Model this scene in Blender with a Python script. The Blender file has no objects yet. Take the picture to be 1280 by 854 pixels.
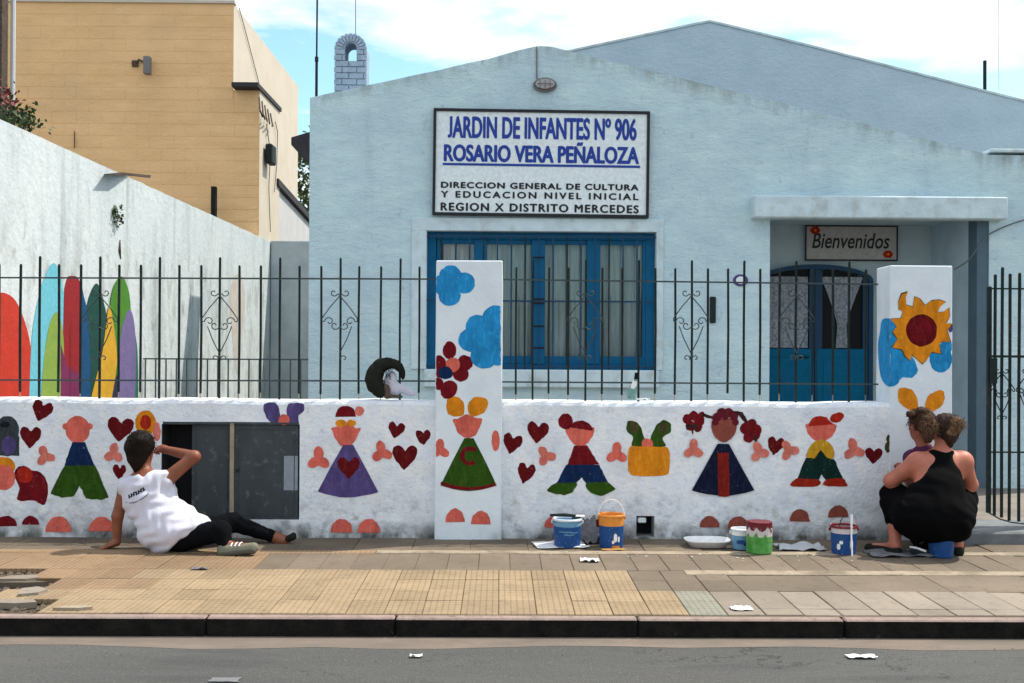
import bpy, bmesh, math, random
import numpy as np
from mathutils import Vector, Matrix, noise as mnoise
random.seed(7)
rnd = random.random
def U(a, b): return a + (b - a) * rnd()
SC = bpy.context.scene
COL = SC.collection
# ---------------------------------------------------------------- camera
CAM_H, FPX = 1.40, 1376.0
YAW, PITCH, ROLL = math.radians(0.62), math.radians(0.21), math.radians(0.33)
fw = Vector((math.sin(YAW) * math.cos(PITCH), math.cos(YAW) * math.cos(PITCH), math.sin(PITCH)))
r0 = Vector((math.cos(YAW), -math.sin(YAW), 0)); u0 = r0.cross(fw)
rt = r0 * math.cos(ROLL) + u0 * math.sin(ROLL); up = rt.cross(fw)
cam = bpy.data.objects.new('camera', bpy.data.cameras.new('camera')); COL.objects.link(cam)
cam.data.sensor_width = 36; cam.data.lens = 36 * FPX / 1280; cam.data.clip_end = 2000; cam.data.clip_start = .1
mw = Matrix((rt, up, -fw)).transposed().to_4x4(); mw.translation = (0, 0, CAM_H); cam.matrix_world = mw
SC.camera = cam
def ray(px, py): return fw * FPX + rt * (px - 640) - up * (py - 427)
def P(px, py, Y):                       # point of the place on the plane y = Y
    d = ray(px, py); t = Y / d.y; return Vector((d.x * t, Y, CAM_H + d.z * t))
def PX(px, py, X):                      # ... on the plane x = X
    d = ray(px, py); t = X / d.x; return Vector((X, d.y * t, CAM_H + d.z * t))
def PG(px, py, z=0):                    # ... on the ground
    d = ray(px, py); t = (z - CAM_H) / d.z; return Vector((d.x * t, d.y * t, z))
# ---------------------------------------------------------------- light
SUN = Vector((.58, .25, 1)).normalized()
EL = math.asin(SUN.z); AZ = math.atan2(SUN.x, SUN.y)
W = bpy.data.worlds.new('World'); SC.world = W; W.use_nodes = True
nt = W.node_tree; nd = nt.nodes; lk = nt.links
bg = nd['Background']; bg.inputs[1].default_value = .12
sky = nd.new('ShaderNodeTexSky'); sky.sky_type = 'NISHITA'; sky.sun_disc = False
sky.sun_elevation = EL; sky.sun_rotation = AZ; sky.dust_density = 1.5; sky.ozone_density = 1.5
tc = nd.new('ShaderNodeTexCoord'); mp = nd.new('ShaderNodeMapping'); mp.inputs['Scale'].default_value = (1, 1, 3.2)
mp.inputs['Location'].default_value = (.35, .1, .28)
n1 = nd.new('ShaderNodeTexNoise'); n1.inputs['Scale'].default_value = 3.4; n1.inputs['Detail'].default_value = 7; n1.inputs['Roughness'].default_value = .55
rp = nd.new('ShaderNodeValToRGB'); rp.color_ramp.elements[0].position = .42; rp.color_ramp.elements[1].position = .52
n2 = nd.new('ShaderNodeTexNoise'); n2.inputs['Scale'].default_value = 6; n2.inputs['Detail'].default_value = 6
rp2 = nd.new('ShaderNodeValToRGB'); rp2.color_ramp.elements[0].position = .3; rp2.color_ramp.elements[1].position = .62
rp2.color_ramp.elements[0].color = (5.2, 5.6, 6.0, 1); rp2.color_ramp.elements[1].color = (8.2, 8.2, 8.2, 1)
mx = nd.new('ShaderNodeMix'); mx.data_type = 'RGBA'
sk = nd.new('ShaderNodeMix'); sk.data_type = 'RGBA'; sk.blend_type = 'MULTIPLY'; sk.inputs[0].default_value = 1; sk.inputs[7].default_value = (1.25, 1.55, 1.45, 1)
lk.new(tc.outputs['Generated'], mp.inputs[0]); lk.new(mp.outputs[0], n1.inputs[0]); lk.new(mp.outputs[0], n2.inputs[0])
lk.new(n1.outputs[0], rp.inputs[0]); lk.new(n2.outputs[0], rp2.inputs[0]); lk.new(rp.outputs[0], mx.inputs[0])
lk.new(sky.outputs[0], sk.inputs[6]); lk.new(sk.outputs[2], mx.inputs[6]); lk.new(rp2.outputs[0], mx.inputs[7]); lk.new(mx.outputs[2], bg.inputs[0])
sl = bpy.data.lights.new('sun', 'SUN'); sl.energy = 3.6; sl.angle = math.radians(.6); sl.color = (1, .93, .82)
so = bpy.data.objects.new('sun', sl); COL.objects.link(so); so.rotation_euler = SUN.to_track_quat('Z', 'Y').to_euler()
SC.view_settings.view_transform = 'Standard'; SC.view_settings.look = 'None'; SC.view_settings.gamma = 1
SC.view_settings.exposure = .52
# ---------------------------------------------------------------- materials
def lin(c): return tuple(((v / 255) / 12.92 if v <= 10 else ((v / 255 + .055) / 1.055) ** 2.4) for v in c)
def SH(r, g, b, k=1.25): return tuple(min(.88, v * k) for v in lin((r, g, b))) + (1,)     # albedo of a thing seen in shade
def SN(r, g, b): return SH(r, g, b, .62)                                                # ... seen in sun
def surf(name, c1, c2=None, scale=6, detail=5, rough=.85, bump=.15, bscale=60, bdist=.01, stretch=(1, 1, 1),
         bstretch=(1, 1, 1), dirt=(), edge=None, metal=0, lo=.35, hi=.65, spec=.3, coat=0, bump2=None, crack=None):
    m = bpy.data.materials.new(name); m.use_nodes = True; nt = m.node_tree; nd = nt.nodes; lk = nt.links
    bs = nd['Principled BSDF']; bs.inputs['Roughness'].default_value = rough; bs.inputs['Metallic'].default_value = metal
    bs.inputs['Specular IOR Level'].default_value = spec; bs.inputs['Coat Weight'].default_value = coat
    geo = nd.new('ShaderNodeNewGeometry')
    def noise(sc, st=(1, 1, 1), det=5, off=0):
        mp = nd.new('ShaderNodeMapping'); mp.inputs['Scale'].default_value = st; mp.inputs['Location'].default_value = (off, off * 1.7, off * .6)
        n = nd.new('ShaderNodeTexNoise'); n.inputs['Scale'].default_value = sc; n.inputs['Detail'].default_value = det; n.inputs['Roughness'].default_value = .6
        lk.new(geo.outputs['Position'], mp.inputs[0]); lk.new(mp.outputs[0], n.inputs[0]); return n.outputs[0]
    def rng(s, a, b, c=0, d=1):
        r = nd.new('ShaderNodeMapRange'); r.inputs[1].default_value = a; r.inputs[2].default_value = b
        r.inputs[3].default_value = c; r.inputs[4].default_value = d; lk.new(s, r.inputs[0]); return r.outputs[0]
    def math_(op, a, b=None):
        x = nd.new('ShaderNodeMath'); x.operation = op
        for i, v in enumerate((a, b)):
            if v is None: continue
            if isinstance(v, (int, float)): x.inputs[i].default_value = v
            else: lk.new(v, x.inputs[i])
        return x.outputs[0]
    def mixc(f, a, b):
        x = nd.new('ShaderNodeMix'); x.data_type = 'RGBA'
        lk.new(f, x.inputs[0])
        for i, v in ((6, a), (7, b)):
            if isinstance(v, tuple): x.inputs[i].default_value = v
            else: lk.new(v, x.inputs[i])
        return x.outputs[2]
    c2 = c2 or tuple(v * .8 for v in c1[:3]) + (1,)
    col = mixc(rng(noise(scale, stretch, detail), lo, hi), c1, c2)
    sep = nd.new('ShaderNodeSeparateXYZ'); lk.new(geo.outputs['Position'], sep.inputs[0])
    for i, d in enumerate(dirt):                                   # (colour, scale, lo, hi, stretch, (z_full, z_none) or None, amount)
        f = rng(noise(d[1], d[4], 6, 3.1 * (i + 1)), d[2], d[3])
        if d[5]: f = math_('MULTIPLY', f, rng(sep.outputs[2], d[5][0], d[5][1], 1, 0))
        f = math_('MULTIPLY', f, d[6]); col = mixc(f, col, d[0])
    if crack:                                                      # (colour, scale, width, amount)
        w = math_('ABSOLUTE', math_('SUBTRACT', noise(crack[1], (1, 1, 1), 8, 17), .5))
        f = math_('MULTIPLY', rng(w, 0, crack[2], 1, 0), rng(noise(crack[1] * .8, (1, 1, 1), 2, 23), .5, .6)); col = mixc(math_('MULTIPLY', f, crack[3]), col, crack[0])
    if edge:                                                       # mould under a sloping top edge: (peak x, peak z, slope, width, colour, amount)
        r = math_('SUBTRACT', edge[1], math_('MULTIPLY', math_('ABSOLUTE', math_('SUBTRACT', sep.outputs[0], edge[0])), edge[2]))
        dd = math_('SUBTRACT', r, sep.outputs[2])
        f = math_('MULTIPLY', rng(dd, 0, edge[3], 1, 0), rng(noise(5, (1.6, 1, .5), 6, 9), .42, .68))
        col = mixc(math_('MULTIPLY', f, edge[5]), col, edge[4])
    lk.new(col, bs.inputs['Base Color'])
    if bump:
        b = nd.new('ShaderNodeBump'); b.inputs['Strength'].default_value = bump; b.inputs['Distance'].default_value = bdist
        lk.new(noise(bscale, bstretch, 4, 5), b.inputs['Height']); last = b.outputs[0]
        if bump2:
            b2 = nd.new('ShaderNodeBump'); b2.inputs['Strength'].default_value = bump2[0]; b2.inputs['Distance'].default_value = bump2[2]
            lk.new(noise(bump2[1], bstretch, 3, 8), b2.inputs['Height']); lk.new(last, b2.inputs['Normal']); last = b2.outputs[0]
        lk.new(last, bs.inputs['Normal'])
    return m
def flat(name, c, rough=.6, **k): return surf(name, c, tuple(v * .82 for v in c[:3]) + (1,), scale=k.pop('scale', 25), rough=rough, bump=k.pop('bump', .1), **k)
GREY = (.16, .16, .15, 1)
WDIRT = [(SH(165, 170, 176), 3.5, .5, .72, (1, 1, 1.3), None, .35), (SH(130, 130, 128), 16, .6, .72, (1, 1, 1), None, .3),
         (SH(62, 64, 60), 6, .36, .56, (1, 1, .6), (.015, .13), 1.0), (SH(96, 98, 94), 11, .5, .66, (1, 1, 1), (.1, .4), .55), (SH(120, 122, 122), 30, .62, .7, (1, 1, 1), None, .3), (SH(135, 134, 132), 2.5, .4, .62, (1.3, 1, 2), (.0, .38), .4)]
M = {}
M['wall'] = surf('whitewashed_plaster', SH(220, 222, 230), SH(202, 207, 217), 9, dirt=WDIRT, crack=(SH(120, 122, 124), 1.4, .004, .35), bump=.55, bscale=30, bdist=.02, bump2=(.5, 110, .006))
M['pillar'] = surf('pillar_paint', SH(206, 212, 217), SH(196, 203, 210), 5, dirt=[(SH(130, 130, 130), 6, .5, .7, (1, 1, .6), (0, .12), .8)], bump=.3, bscale=40, bdist=.01)
M['facade'] = surf('pale_blue_stucco', SH(182, 203, 206), SH(168, 190, 199), 4, stretch=(.8, 1, 2), rough=.9, bump=.8, bscale=17, bdist=.022, bstretch=(.75, 1, 1.6), bump2=(.7, 60, .012),
    dirt=[(SH(152, 170, 184), 1.1, .42, .75, (1, 1, .7), None, .5), (SH(196, 212, 214), 2.3, .55, .75, (.6, 1, 2), None, .5), (SH(138, 156, 160), 1.6, .56, .72, (3.0, 1, .16), None, .25), (SH(120, 130, 130), 12, .62, .72, (1, 1, .6), None, .4)], crack=(SH(120, 134, 140), .8, .0025, .4), edge=(.40, 4.45, .235, .22, SH(105, 105, 100), .75))
M['porch'] = surf('porch_grey_blue', SH(138, 150, 154, 1.9), SH(126, 140, 146, 1.9), 3, rough=.9, bump=.5, bscale=30, bdist=.01)
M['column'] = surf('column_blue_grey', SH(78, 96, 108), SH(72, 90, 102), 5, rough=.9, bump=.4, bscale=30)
M['trim'] = surf('pale_plaster_trim', SH(184, 200, 206), SH(170, 186, 192), 6, bump=.4, bscale=40, dirt=[(SH(140, 138, 130), 7, .5, .7, (1, 1, 1), None, .5)])
M['hall'] = surf('hall_stucco', SH(168, 187, 198), SH(158, 178, 190), 2, stretch=(1, 1, 1.3), rough=.9, bump=.6, bscale=14, bdist=.025, bstretch=(.9, 1, 1.2), bump2=(.6, 45, .015))
M['sidewall'] = surf('old_white_render', SH(242, 249, 250, .66), SH(230, 239, 242, .66), 3, stretch=(1, .4, .25), rough=.95, bump=.5, bscale=14, bdist=.02,
    dirt=[(SN(150, 165, 170), 2.2, .52, .75, (1, 1.4, .22), None, .5), (SN(120, 108, 84), 3.4, .5, .62, (1, 1, .5), (2.15, 2.75), .3), (SN(96, 104, 84), 8, .58, .68, (1, 1, .6), (2.2, 2.7), .35), (SN(120, 135, 140), 1.6, .55, .7, (1, 2, .15), None, .35), (SN(120, 118, 110), 9, .55, .66, (1, 1, .35), (3.6, 2.2), .2)])
M['greywall'] = surf('grey_plaster', SH(168, 176, 178), SH(150, 158, 162), 3, bump=.5, bscale=25)
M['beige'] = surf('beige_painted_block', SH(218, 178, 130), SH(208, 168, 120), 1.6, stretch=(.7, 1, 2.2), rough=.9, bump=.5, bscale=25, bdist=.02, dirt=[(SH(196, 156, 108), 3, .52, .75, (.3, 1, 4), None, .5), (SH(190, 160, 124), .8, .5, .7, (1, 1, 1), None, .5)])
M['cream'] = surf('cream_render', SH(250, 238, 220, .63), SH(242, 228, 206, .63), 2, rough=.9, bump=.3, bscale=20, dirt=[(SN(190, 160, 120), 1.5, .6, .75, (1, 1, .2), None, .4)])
M['white'] = surf('white_render', SN(245, 245, 245), SN(232, 234, 236), 3, bump=.2)
M['asphalt'] = surf('worn_asphalt', SN(116, 116, 113), SN(104, 104, 102), 1.4, stretch=(.25, 1, 1), rough=.9, bump=.9, bscale=120, bdist=.012, crack=((.03, .03, .03, 1), .9, .006, .8),
    dirt=[(SN(160, 154, 146), 70, .58, .68, (.6, 1, 1), None, .5), (SN(76, 75, 76), 50, .6, .7, (.5, 1, 1), None, .5), (SN(90, 89, 90), 5, .55, .68, (.2, 1, 1), None, .6), (SN(140, 126, 114), .8, .5, .8, (.2, 1.5, 1), None, .55)])
M['gutter'] = surf('gutter_concrete', SN(156, 140, 127), SN(132, 122, 112), 7, stretch=(.3, 1, 1), rough=.9, bump=.5, bscale=90, bdist=.006, dirt=[(SN(128, 112, 102), 9, .5, .7, (.5, 1, 1), None, .5)])
M['bed'] = surf('sandy_bedding', SN(150, 132, 110), SN(126, 110, 92), 12, bump=.5, bscale=60)
M['soil'] = surf('dusty_bedding', SN(120, 100, 78), SN(86, 72, 58), 12, bump=.8, bscale=60, bdist=.02)
M['yard'] = surf('yard_concrete', SN(168, 158, 146), SN(146, 138, 128), 3, bump=.4, bscale=60, dirt=[(SN(96, 92, 88), 2.2, .5, .7, (1, 1, 1), None, .5)])
M['kerb_top'] = surf('kerb_concrete', SN(190, 166, 156), SN(168, 146, 136), 9, bump=.5, bscale=80, dirt=[(SN(90, 80, 74), 20, .55, .7, (1, 1, 1), None, .5)])
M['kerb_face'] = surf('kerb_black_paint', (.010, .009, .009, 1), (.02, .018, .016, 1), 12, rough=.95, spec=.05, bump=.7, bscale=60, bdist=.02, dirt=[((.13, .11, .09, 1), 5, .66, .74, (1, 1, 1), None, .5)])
def tilemat(name, c1, c2, grooves):
    m = tilemat0(name, c1, c2, grooves); nt = m.node_tree; nd = nt.nodes; lk = nt.links; bs = nd['Principled BSDF']
    old = bs.inputs['Base Color'].links[0].from_socket; oi = nd.new('ShaderNodeObjectInfo'); hs = nd.new('ShaderNodeHueSaturation'); mr = nd.new('ShaderNodeMapRange')
    mr.inputs[3].default_value = .86; mr.inputs[4].default_value = 1.08; lk.new(oi.outputs['Random'], mr.inputs[0]); lk.new(mr.outputs[0], hs.inputs['Value']); lk.new(old, hs.inputs['Color']); lk.new(hs.outputs[0], bs.inputs['Base Color'])
    return m
def tilemat0(name, c1, c2, grooves):
    m = surf(name, c1, c2, 2.2, rough=.85, bump=.5, bscale=70, bdist=.006, dirt=[(tuple(v * .62 for v in c1[:3]) + (1,), 1.6, .42, .7, (1, 1, 1), None, .55), (tuple(v * .4 for v in c1[:3]) + (1,), 26, .58, .7, (1, 1, 1), None, .55), (tuple(v * .55 for v in c1[:3]) + (1,), 7, .55, .7, (1, 1, 1), None, .5)])
    if grooves:
        nt = m.node_tree; nd = nt.nodes; lk = nt.links; bs = nd['Principled BSDF']
        old = bs.inputs['Base Color'].links[0].from_socket
        geo = nd.new('ShaderNodeNewGeometry'); br = nd.new('ShaderNodeTexBrick'); br.offset = 0
        br.inputs['Scale'].default_value = 1; br.inputs['Brick Width'].default_value = .0333; br.inputs['Row Height'].default_value = .0417; br.inputs['Mortar Size'].default_value = .0042
        br.inputs['Color1'].default_value = (1, 1, 1, 1); br.inputs['Color2'].default_value = (.93, .93, .93, 1); br.inputs['Mortar'].default_value = (.62, .6, .58, 1)
        lk.new(geo.outputs['Position'], br.inputs[0])
        mm = nd.new('ShaderNodeMix'); mm.data_type = 'RGBA'; mm.blend_type = 'MULTIPLY'; mm.inputs[0].default_value = .75
        lk.new(old, mm.inputs[6]); lk.new(br.outputs[0], mm.inputs[7]); lk.new(mm.outputs[2], bs.inputs['Base Color'])
    return m
M['t_yellow'] = tilemat('yellow_grooved_tile', SN(206, 180, 144), SN(188, 162, 128), True)
M['t_orange'] = tilemat('ochre_tile', SN(192, 160, 126), SN(174, 144, 112), True)
M['t_brown'] = tilemat('dusty_brown_tile', SN(154, 138, 119), SN(140, 124, 108), False)
M['t_pink'] = tilemat('pale_pink_tile', SN(184, 170, 154), SN(174, 160, 144), False)
M['t_grey'] = tilemat('pale_grey_tile', SN(182, 180, 162), SN(168, 166, 150), True)
M['t_dark'] = tilemat('dark_tile', SN(148, 132, 112), SN(120, 108, 94), False)
M['strip'] = surf('mortar_strip', SN(204, 186, 162), SN(178, 162, 140), 8, bump=.5, bscale=70, dirt=[(SN(140, 126, 108), 4, .5, .62, (.7, 1, 1), None, .8), (SN(110, 98, 84), 18, .58, .66, (1, 1, 1), None, .6)])
M['iron'] = surf('dark_green_iron', (.010, .018, .018, 1), (.018, .028, .027, 1), 9, rough=.65, bump=.5, bscale=90, bdist=.003, spec=.15, dirt=[((.09, .04, .02, 1), 22, .62, .7, (1, 1, .4), None, .6)])
M['iron_grey'] = flat('grey_iron', (.10, .12, .125, 1), .6)
M['iron_thin'] = flat('weathered_iron', (.05, .07, .072, 1), .6)
M['blue'] = flat('blue_gloss_paint', SH(8, 84, 122, 1.35), .5, bump=.15, spec=.15)
M['bluedoor'] = flat('blue_door_paint', SH(2, 66, 92, 2.5), .6, spec=.1)
M['bluedark'] = flat('dark_blue_paint', SH(8, 48, 74, 1.6), .5)
M['curtain'] = surf('beige_curtain', SH(156, 156, 156, 2.6), SH(130, 132, 134, 2.4), 12, stretch=(3, 1, .2), rough=.95, bump=.2)
M['lace'] = surf('lace_curtain', SH(110, 112, 116, 2.6), SH(70, 76, 84, 2.4), 40, rough=.95)
M['dark'] = flat('dark_interior', (.012, .012, .014, 1), .9)
M['glass_dark'] = flat('dark_glass', (.01, .015, .02, 1), .08, bump=0)
M['sign_white'] = flat('sign_white', SH(208, 216, 226), .5, bump=0)
M['sign_blue'] = flat('sign_blue', SH(28, 58, 148, 1.1), .5, bump=0)
M['sign_black'] = flat('sign_black', (.012, .013, .016, 1), .5, bump=0)
M['welcome'] = flat('welcome_board', SH(118, 116, 114, 2.4), .7, bump=.1)
M['lampmetal'] = flat('lamp_metal', SH(112, 108, 108), .5)
M['lampglass'] = flat('lamp_glass', SH(160, 158, 160), .3)
M['metergrey'] = surf('meter_door_grey', SH(56, 62, 65), SH(46, 52, 55), 6, stretch=(1, 1, .4), rough=.6, bump=.3, bscale=40, dirt=[(SH(100, 106, 112), 14, .56, .7, (1, 1, 1), None, .5)])
M['meterpatch'] = flat('faded_patch', SH(128, 136, 146), .7)
M['leaf'] = surf('leaf_green', (.06, .10, .03, 1), (.10, .13, .04, 1), 3, rough=.6, bump=0)
M['leafdark'] = surf('leaf_dark', (.025, .05, .018, 1), (.05, .08, .02, 1), 3, rough=.6, bump=0)
M['bract'] = surf('red_bract', (.20, .025, .03, 1), (.12, .015, .02, 1), 9, rough=.6, bump=0)
M['bark'] = surf('bark', (.10, .07, .05, 1), (.05, .035, .025, 1), 20, bump=.6)
M['wood'] = flat('weathered_wood', (.10, .07, .05, 1), .85)
M['roof'] = surf('dark_roof', (.05, .045, .05, 1), (.03, .03, .035, 1), 8, bump=.4)
M['brick_blue'] = surf('painted_brick', SH(150, 166, 182), SH(132, 148, 166), 14, bump=.6, bscale=60)
M['cyan'] = flat('cyan_paint', SN(130, 224, 244), .8)
for n, c in dict(p_red=(226, 62, 40), p_lgreen=(158, 190, 84), p_crim=(172, 30, 40), p_magenta=(140, 44, 96), p_blue=(10, 86, 140), p_dgreen=(14, 84, 72), p_yellow=(248, 190, 50), p_green=(88, 156, 44), p_purple=(140, 124, 180), p_navy=(50, 50, 90), p_teal=(40, 130, 100)).items():
    M[n] = surf(n, SN(*c), tuple(v * .86 for v in SN(*c)[:3]) + (1,), 7, rough=.8, bump=.4, bscale=14, bdist=.02)
MURAL = dict(heart=(90, 9, 14), crimson=(104, 12, 22), skin=(208, 98, 84), skin2=(206, 112, 98), brownskin=(130, 68, 56), navy=(12, 36, 74), dnavy=(13, 21, 46), green=(44, 74, 14),
    dgreen=(10, 40, 36), orange=(212, 128, 24), mustard=(190, 142, 34), brick=(146, 34, 16), purple=(80, 68, 116), sky=(36, 134, 192), hair=(92, 22, 36), darkhair=(54, 30, 28), grey=(52, 58, 62), redhair=(160, 36, 20), dred=(120, 28, 20), olive=(66, 62, 34), black=(20, 22, 26))
for n, c in MURAL.items():
    a = SH(*c)
    M['m_' + n] = surf('mural_' + n, a, tuple(v * .66 for v in a[:3]) + (1,), 14, stretch=(1, 1, .35), rough=.7, spec=.1, bump=.5, bscale=30, bdist=.02, bump2=(.4, 110, .006),
                       dirt=[(tuple(min(.8, v * 1.35 + .012) for v in a[:3]) + (1,), 38, .52, .68, (1, 1, .35), None, .6), (SH(190, 192, 196), 60, .67, .72, (1, 1, 1), None, .5)])
# ---------------------------------------------------------------- mesh helpers
class MB:
    def __init__(s): s.v = []; s.f = []; s.m = []
    def add(s, vs, fs, mi=0):
        o = len(s.v); s.v += [tuple(v) for v in vs]; s.f += [tuple(i + o for i in f) for f in fs]; s.m += [mi] * len(fs); return s
    def box(s, x0, x1, y0, y1, z0, z1, mi=0):
        return s.add([(x0, y0, z0), (x1, y0, z0), (x1, y1, z0), (x0, y1, z0), (x0, y0, z1), (x1, y0, z1), (x1, y1, z1), (x0, y1, z1)],
                     [(0, 3, 2, 1), (4, 5, 6, 7), (0, 1, 5, 4), (1, 2, 6, 5), (2, 3, 7, 6), (3, 0, 4, 7)], mi)
    def prism(s, pts, y0, y1, mi=0):          # pts = (x, z) outline, extruded along y
        n = len(pts); a = sum(pts[i][0] * pts[(i + 1) % n][1] - pts[(i + 1) % n][0] * pts[i][1] for i in range(n))
        if a < 0: pts = pts[::-1]
        vs = [(x, y0, z) for x, z in pts] + [(x, y1, z) for x, z in pts]
        return s.add(vs, [tuple(range(n)), tuple(range(2 * n - 1, n - 1, -1))] + [(i + n, (i + 1) % n + n, (i + 1) % n, i) for i in range(n)], mi)
    def tube(s, pts, r, k=6, mi=0, cap=True):
        pts = [Vector(p) for p in pts]; n = len(pts); rr = r if isinstance(r, (list, tuple)) else [r] * n
        vs = []; prev = None
        for i, p in enumerate(pts):
            t = (pts[min(i + 1, n - 1)] - pts[max(i - 1, 0)]).normalized()
            if prev is None: a = t.orthogonal().normalized()
            else:
                a = prev - t * prev.dot(t); a = a.normalized() if a.length > 1e-6 else t.orthogonal().normalized()
            prev = a; b = t.cross(a)
            for j in range(k):
                q = 2 * math.pi * (j + .5) / k; vs.append(p + (a * math.cos(q) + b * math.sin(q)) * rr[i])
        fs = [(i * k + j, i * k + (j + 1) % k, (i + 1) * k + (j + 1) % k, (i + 1) * k + j) for i in range(n - 1) for j in range(k)]
        if cap: fs += [tuple(range(k - 1, -1, -1)), tuple(range((n - 1) * k, n * k))]
        return s.add(vs, fs, mi)
    def lathe(s, c, prof, k=28, mi=0):        # prof = (r, z) list
        vs = [(c[0] + r * math.cos(2 * math.pi * j / k), c[1] + r * math.sin(2 * math.pi * j / k), c[2] + z) for r, z in prof for j in range(k)]
        fs = [(i * k + j, i * k + (j + 1) % k, (i + 1) * k + (j + 1) % k, (i + 1) * k + j) for i in range(len(prof) - 1) for j in range(k)]
        return s.add(vs, fs, mi)
    def build(s, name, mats, parent=None, smooth=False, bevel=0, kind=None, label=None, recalc=False):
        me = bpy.data.meshes.new(name); off = Vector(parent_loc(parent))
        me.from_pydata([tuple(Vector(v) - off) for v in s.v], [], s.f)
        for m in (mats if isinstance(mats, (list, tuple)) else [mats]): me.materials.append(M[m] if isinstance(m, str) else m)
        me.polygons.foreach_set('material_index', s.m)
        if bevel or recalc:
            bm = bmesh.new(); bm.from_mesh(me)
            if recalc: bmesh.ops.recalc_face_normals(bm, faces=bm.faces)
            if bevel: bmesh.ops.bevel(bm, geom=bm.edges[:], offset=bevel, segments=1, affect='EDGES', profile=.5, clamp_overlap=True)
            bm.to_mesh(me); bm.free()
        if smooth: me.polygons.foreach_set('use_smooth', [True] * len(me.polygons))
        o = bpy.data.objects.new(name, me); COL.objects.link(o)
        if parent: o.parent = parent
        if kind: o['kind'] = kind
        if label: o['label'] = label
        return o
def parent_loc(p):
    v = Vector((0, 0, 0))
    while p: v += p.location; p = p.parent
    return v
def tag(o, label, cat, group=None):
    o['label'] = label; o['category'] = cat
    if group: o['group'] = group
    return o
def thing(name, label, cat, loc=(0, 0, 0), group=None):
    o = bpy.data.objects.new(name, None); COL.objects.link(o); o.location = loc; return tag(o, label, cat, group)
def structure(o): o['kind'] = 'structure'; return o
def copy_tree(o, parent=None):
    c = o.copy(); COL.objects.link(c); c.parent = parent
    for ch in list(o.children): copy_tree(ch, c)
    return c
def cut(o, cutter):                            # boolean difference, applied
    md = o.modifiers.new('b', 'BOOLEAN'); md.operation = 'DIFFERENCE'; md.object = cutter; md.solver = 'EXACT'
    bpy.context.view_layer.update(); dg = bpy.context.evaluated_depsgraph_get()
    me = bpy.data.meshes.new_from_object(o.evaluated_get(dg)); o.modifiers.clear(); o.data = me
    cm = cutter.data; bpy.data.objects.remove(cutter); bpy.data.meshes.remove(cm)
def spline(pts, n=8, closed=True):             # Catmull-Rom through the points
    out = []; N = len(pts)
    for i in range(N if closed else N - 1):
        g = (lambda j: pts[j % N]) if closed else (lambda j: pts[max(0, min(N - 1, j))])
        a, b, c, d = g(i - 1), g(i), g(i + 1), g(i + 2)
        for k in range(n):
            t = k / n
            out.append(tuple(.5 * (2 * b[q] + (c[q] - a[q]) * t + (2 * a[q] - 5 * b[q] + 4 * c[q] - d[q]) * t * t + (3 * b[q] - a[q] - 3 * c[q] + d[q]) * t ** 3) for q in range(len(a))))
    if not closed: out.append(tuple(pts[-1]))
    return out
def ell(cx, cy, rx, ry, rot=0, n=26, a0=0, a1=360):
    r = math.radians(rot); o = []
    for i in range(n):
        t = math.radians(a0 + (a1 - a0) * i / (n if a1 - a0 >= 360 else n - 1)); x, y = rx * math.cos(t), ry * math.sin(t)
        o.append((cx + x * math.cos(r) - y * math.sin(r), cy + x * math.sin(r) + y * math.cos(r)))
    return o
# ================================================================ THE SETTING: ground
YW = 8.0                                        # front face of the low wall
g = MB().add([(-400, -60, -.104), (400, -60, -.104), (400, 600, -.104), (-400, 600, -.104)], [(0, 1, 2, 3)])
structure(g.build('road', 'asphalt'))
KY0, KY1 = 5.655, 5.735
g = MB(); nx = 60
vs = []; fs = []
for i in range(nx + 1):                          # concrete gutter with a wavering edge
    x = -9 + 18 * i / nx
    vs += [(x, KY0 + .03, -.097), (x, KY0 - .17 + .03 * math.sin(x * 1.7) + .02 * math.sin(x * 5.3) + U(-.012, .012), -.1028)]
for i in range(nx): fs.append((2 * i, 2 * i + 1, 2 * i + 3, 2 * i + 2))
structure(g.add(vs, fs).build('gutter', 'gutter'))
pave = structure(MB().box(-9, -2.02, KY1, YW + .4, -.2, -.035, 0).box(-2.02, 9, KY1, YW + .4, -.2, -.0065, 1).build('pavement', ['soil', 'bed']))
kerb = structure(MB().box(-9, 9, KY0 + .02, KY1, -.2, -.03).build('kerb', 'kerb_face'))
x = -4.9
while x < 4.6:                                   # kerb stones
    w = U(.95, 1.25); mb = MB(); x1 = min(x + w, 4.9); e = U(-.003, .003)
    mb.box(x + .004, x1 - .004, KY0 + e, KY1 - .008, -.115, U(-.004, .002))
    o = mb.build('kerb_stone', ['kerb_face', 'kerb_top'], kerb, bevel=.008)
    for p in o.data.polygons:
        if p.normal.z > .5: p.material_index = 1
    x = x1
# tiles of the pavement
def px_of(x, y): d = Vector((x, y, -CAM_H)); k = FPX / d.dot(fw); return 640 + d.dot(rt) * k, 427 - d.dot(up) * k
rows = [(5.745, 6.05, 0), (6.05, 6.30, 0), (6.30, 6.585, 1), (6.585, 6.87, 1), (6.87, 7.40, 2)]
tile_mesh = {}
def tile(x0, x1, y0, y1, z, mat):
    key = (round(x1 - x0, 3), round(y1 - y0, 3), mat)
    if key not in tile_mesh:
        t = MB().box(-(x1 - x0) / 2, (x1 - x0) / 2, -(y1 - y0) / 2, (y1 - y0) / 2, -.03, 0).build('tile', mat, None, bevel=.003)
        tile_mesh[key] = t.data; o = t
    else:
        o = bpy.data.objects.new('tile', tile_mesh[key]); COL.objects.link(o)
    o.parent = pave; o.location = ((x0 + x1) / 2, (y0 + y1) / 2, z); o.rotation_euler = (U(-.006, .006), U(-.006, .006), U(-.004, .004))
T = .2
holes = []
XS = 1.4
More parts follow.
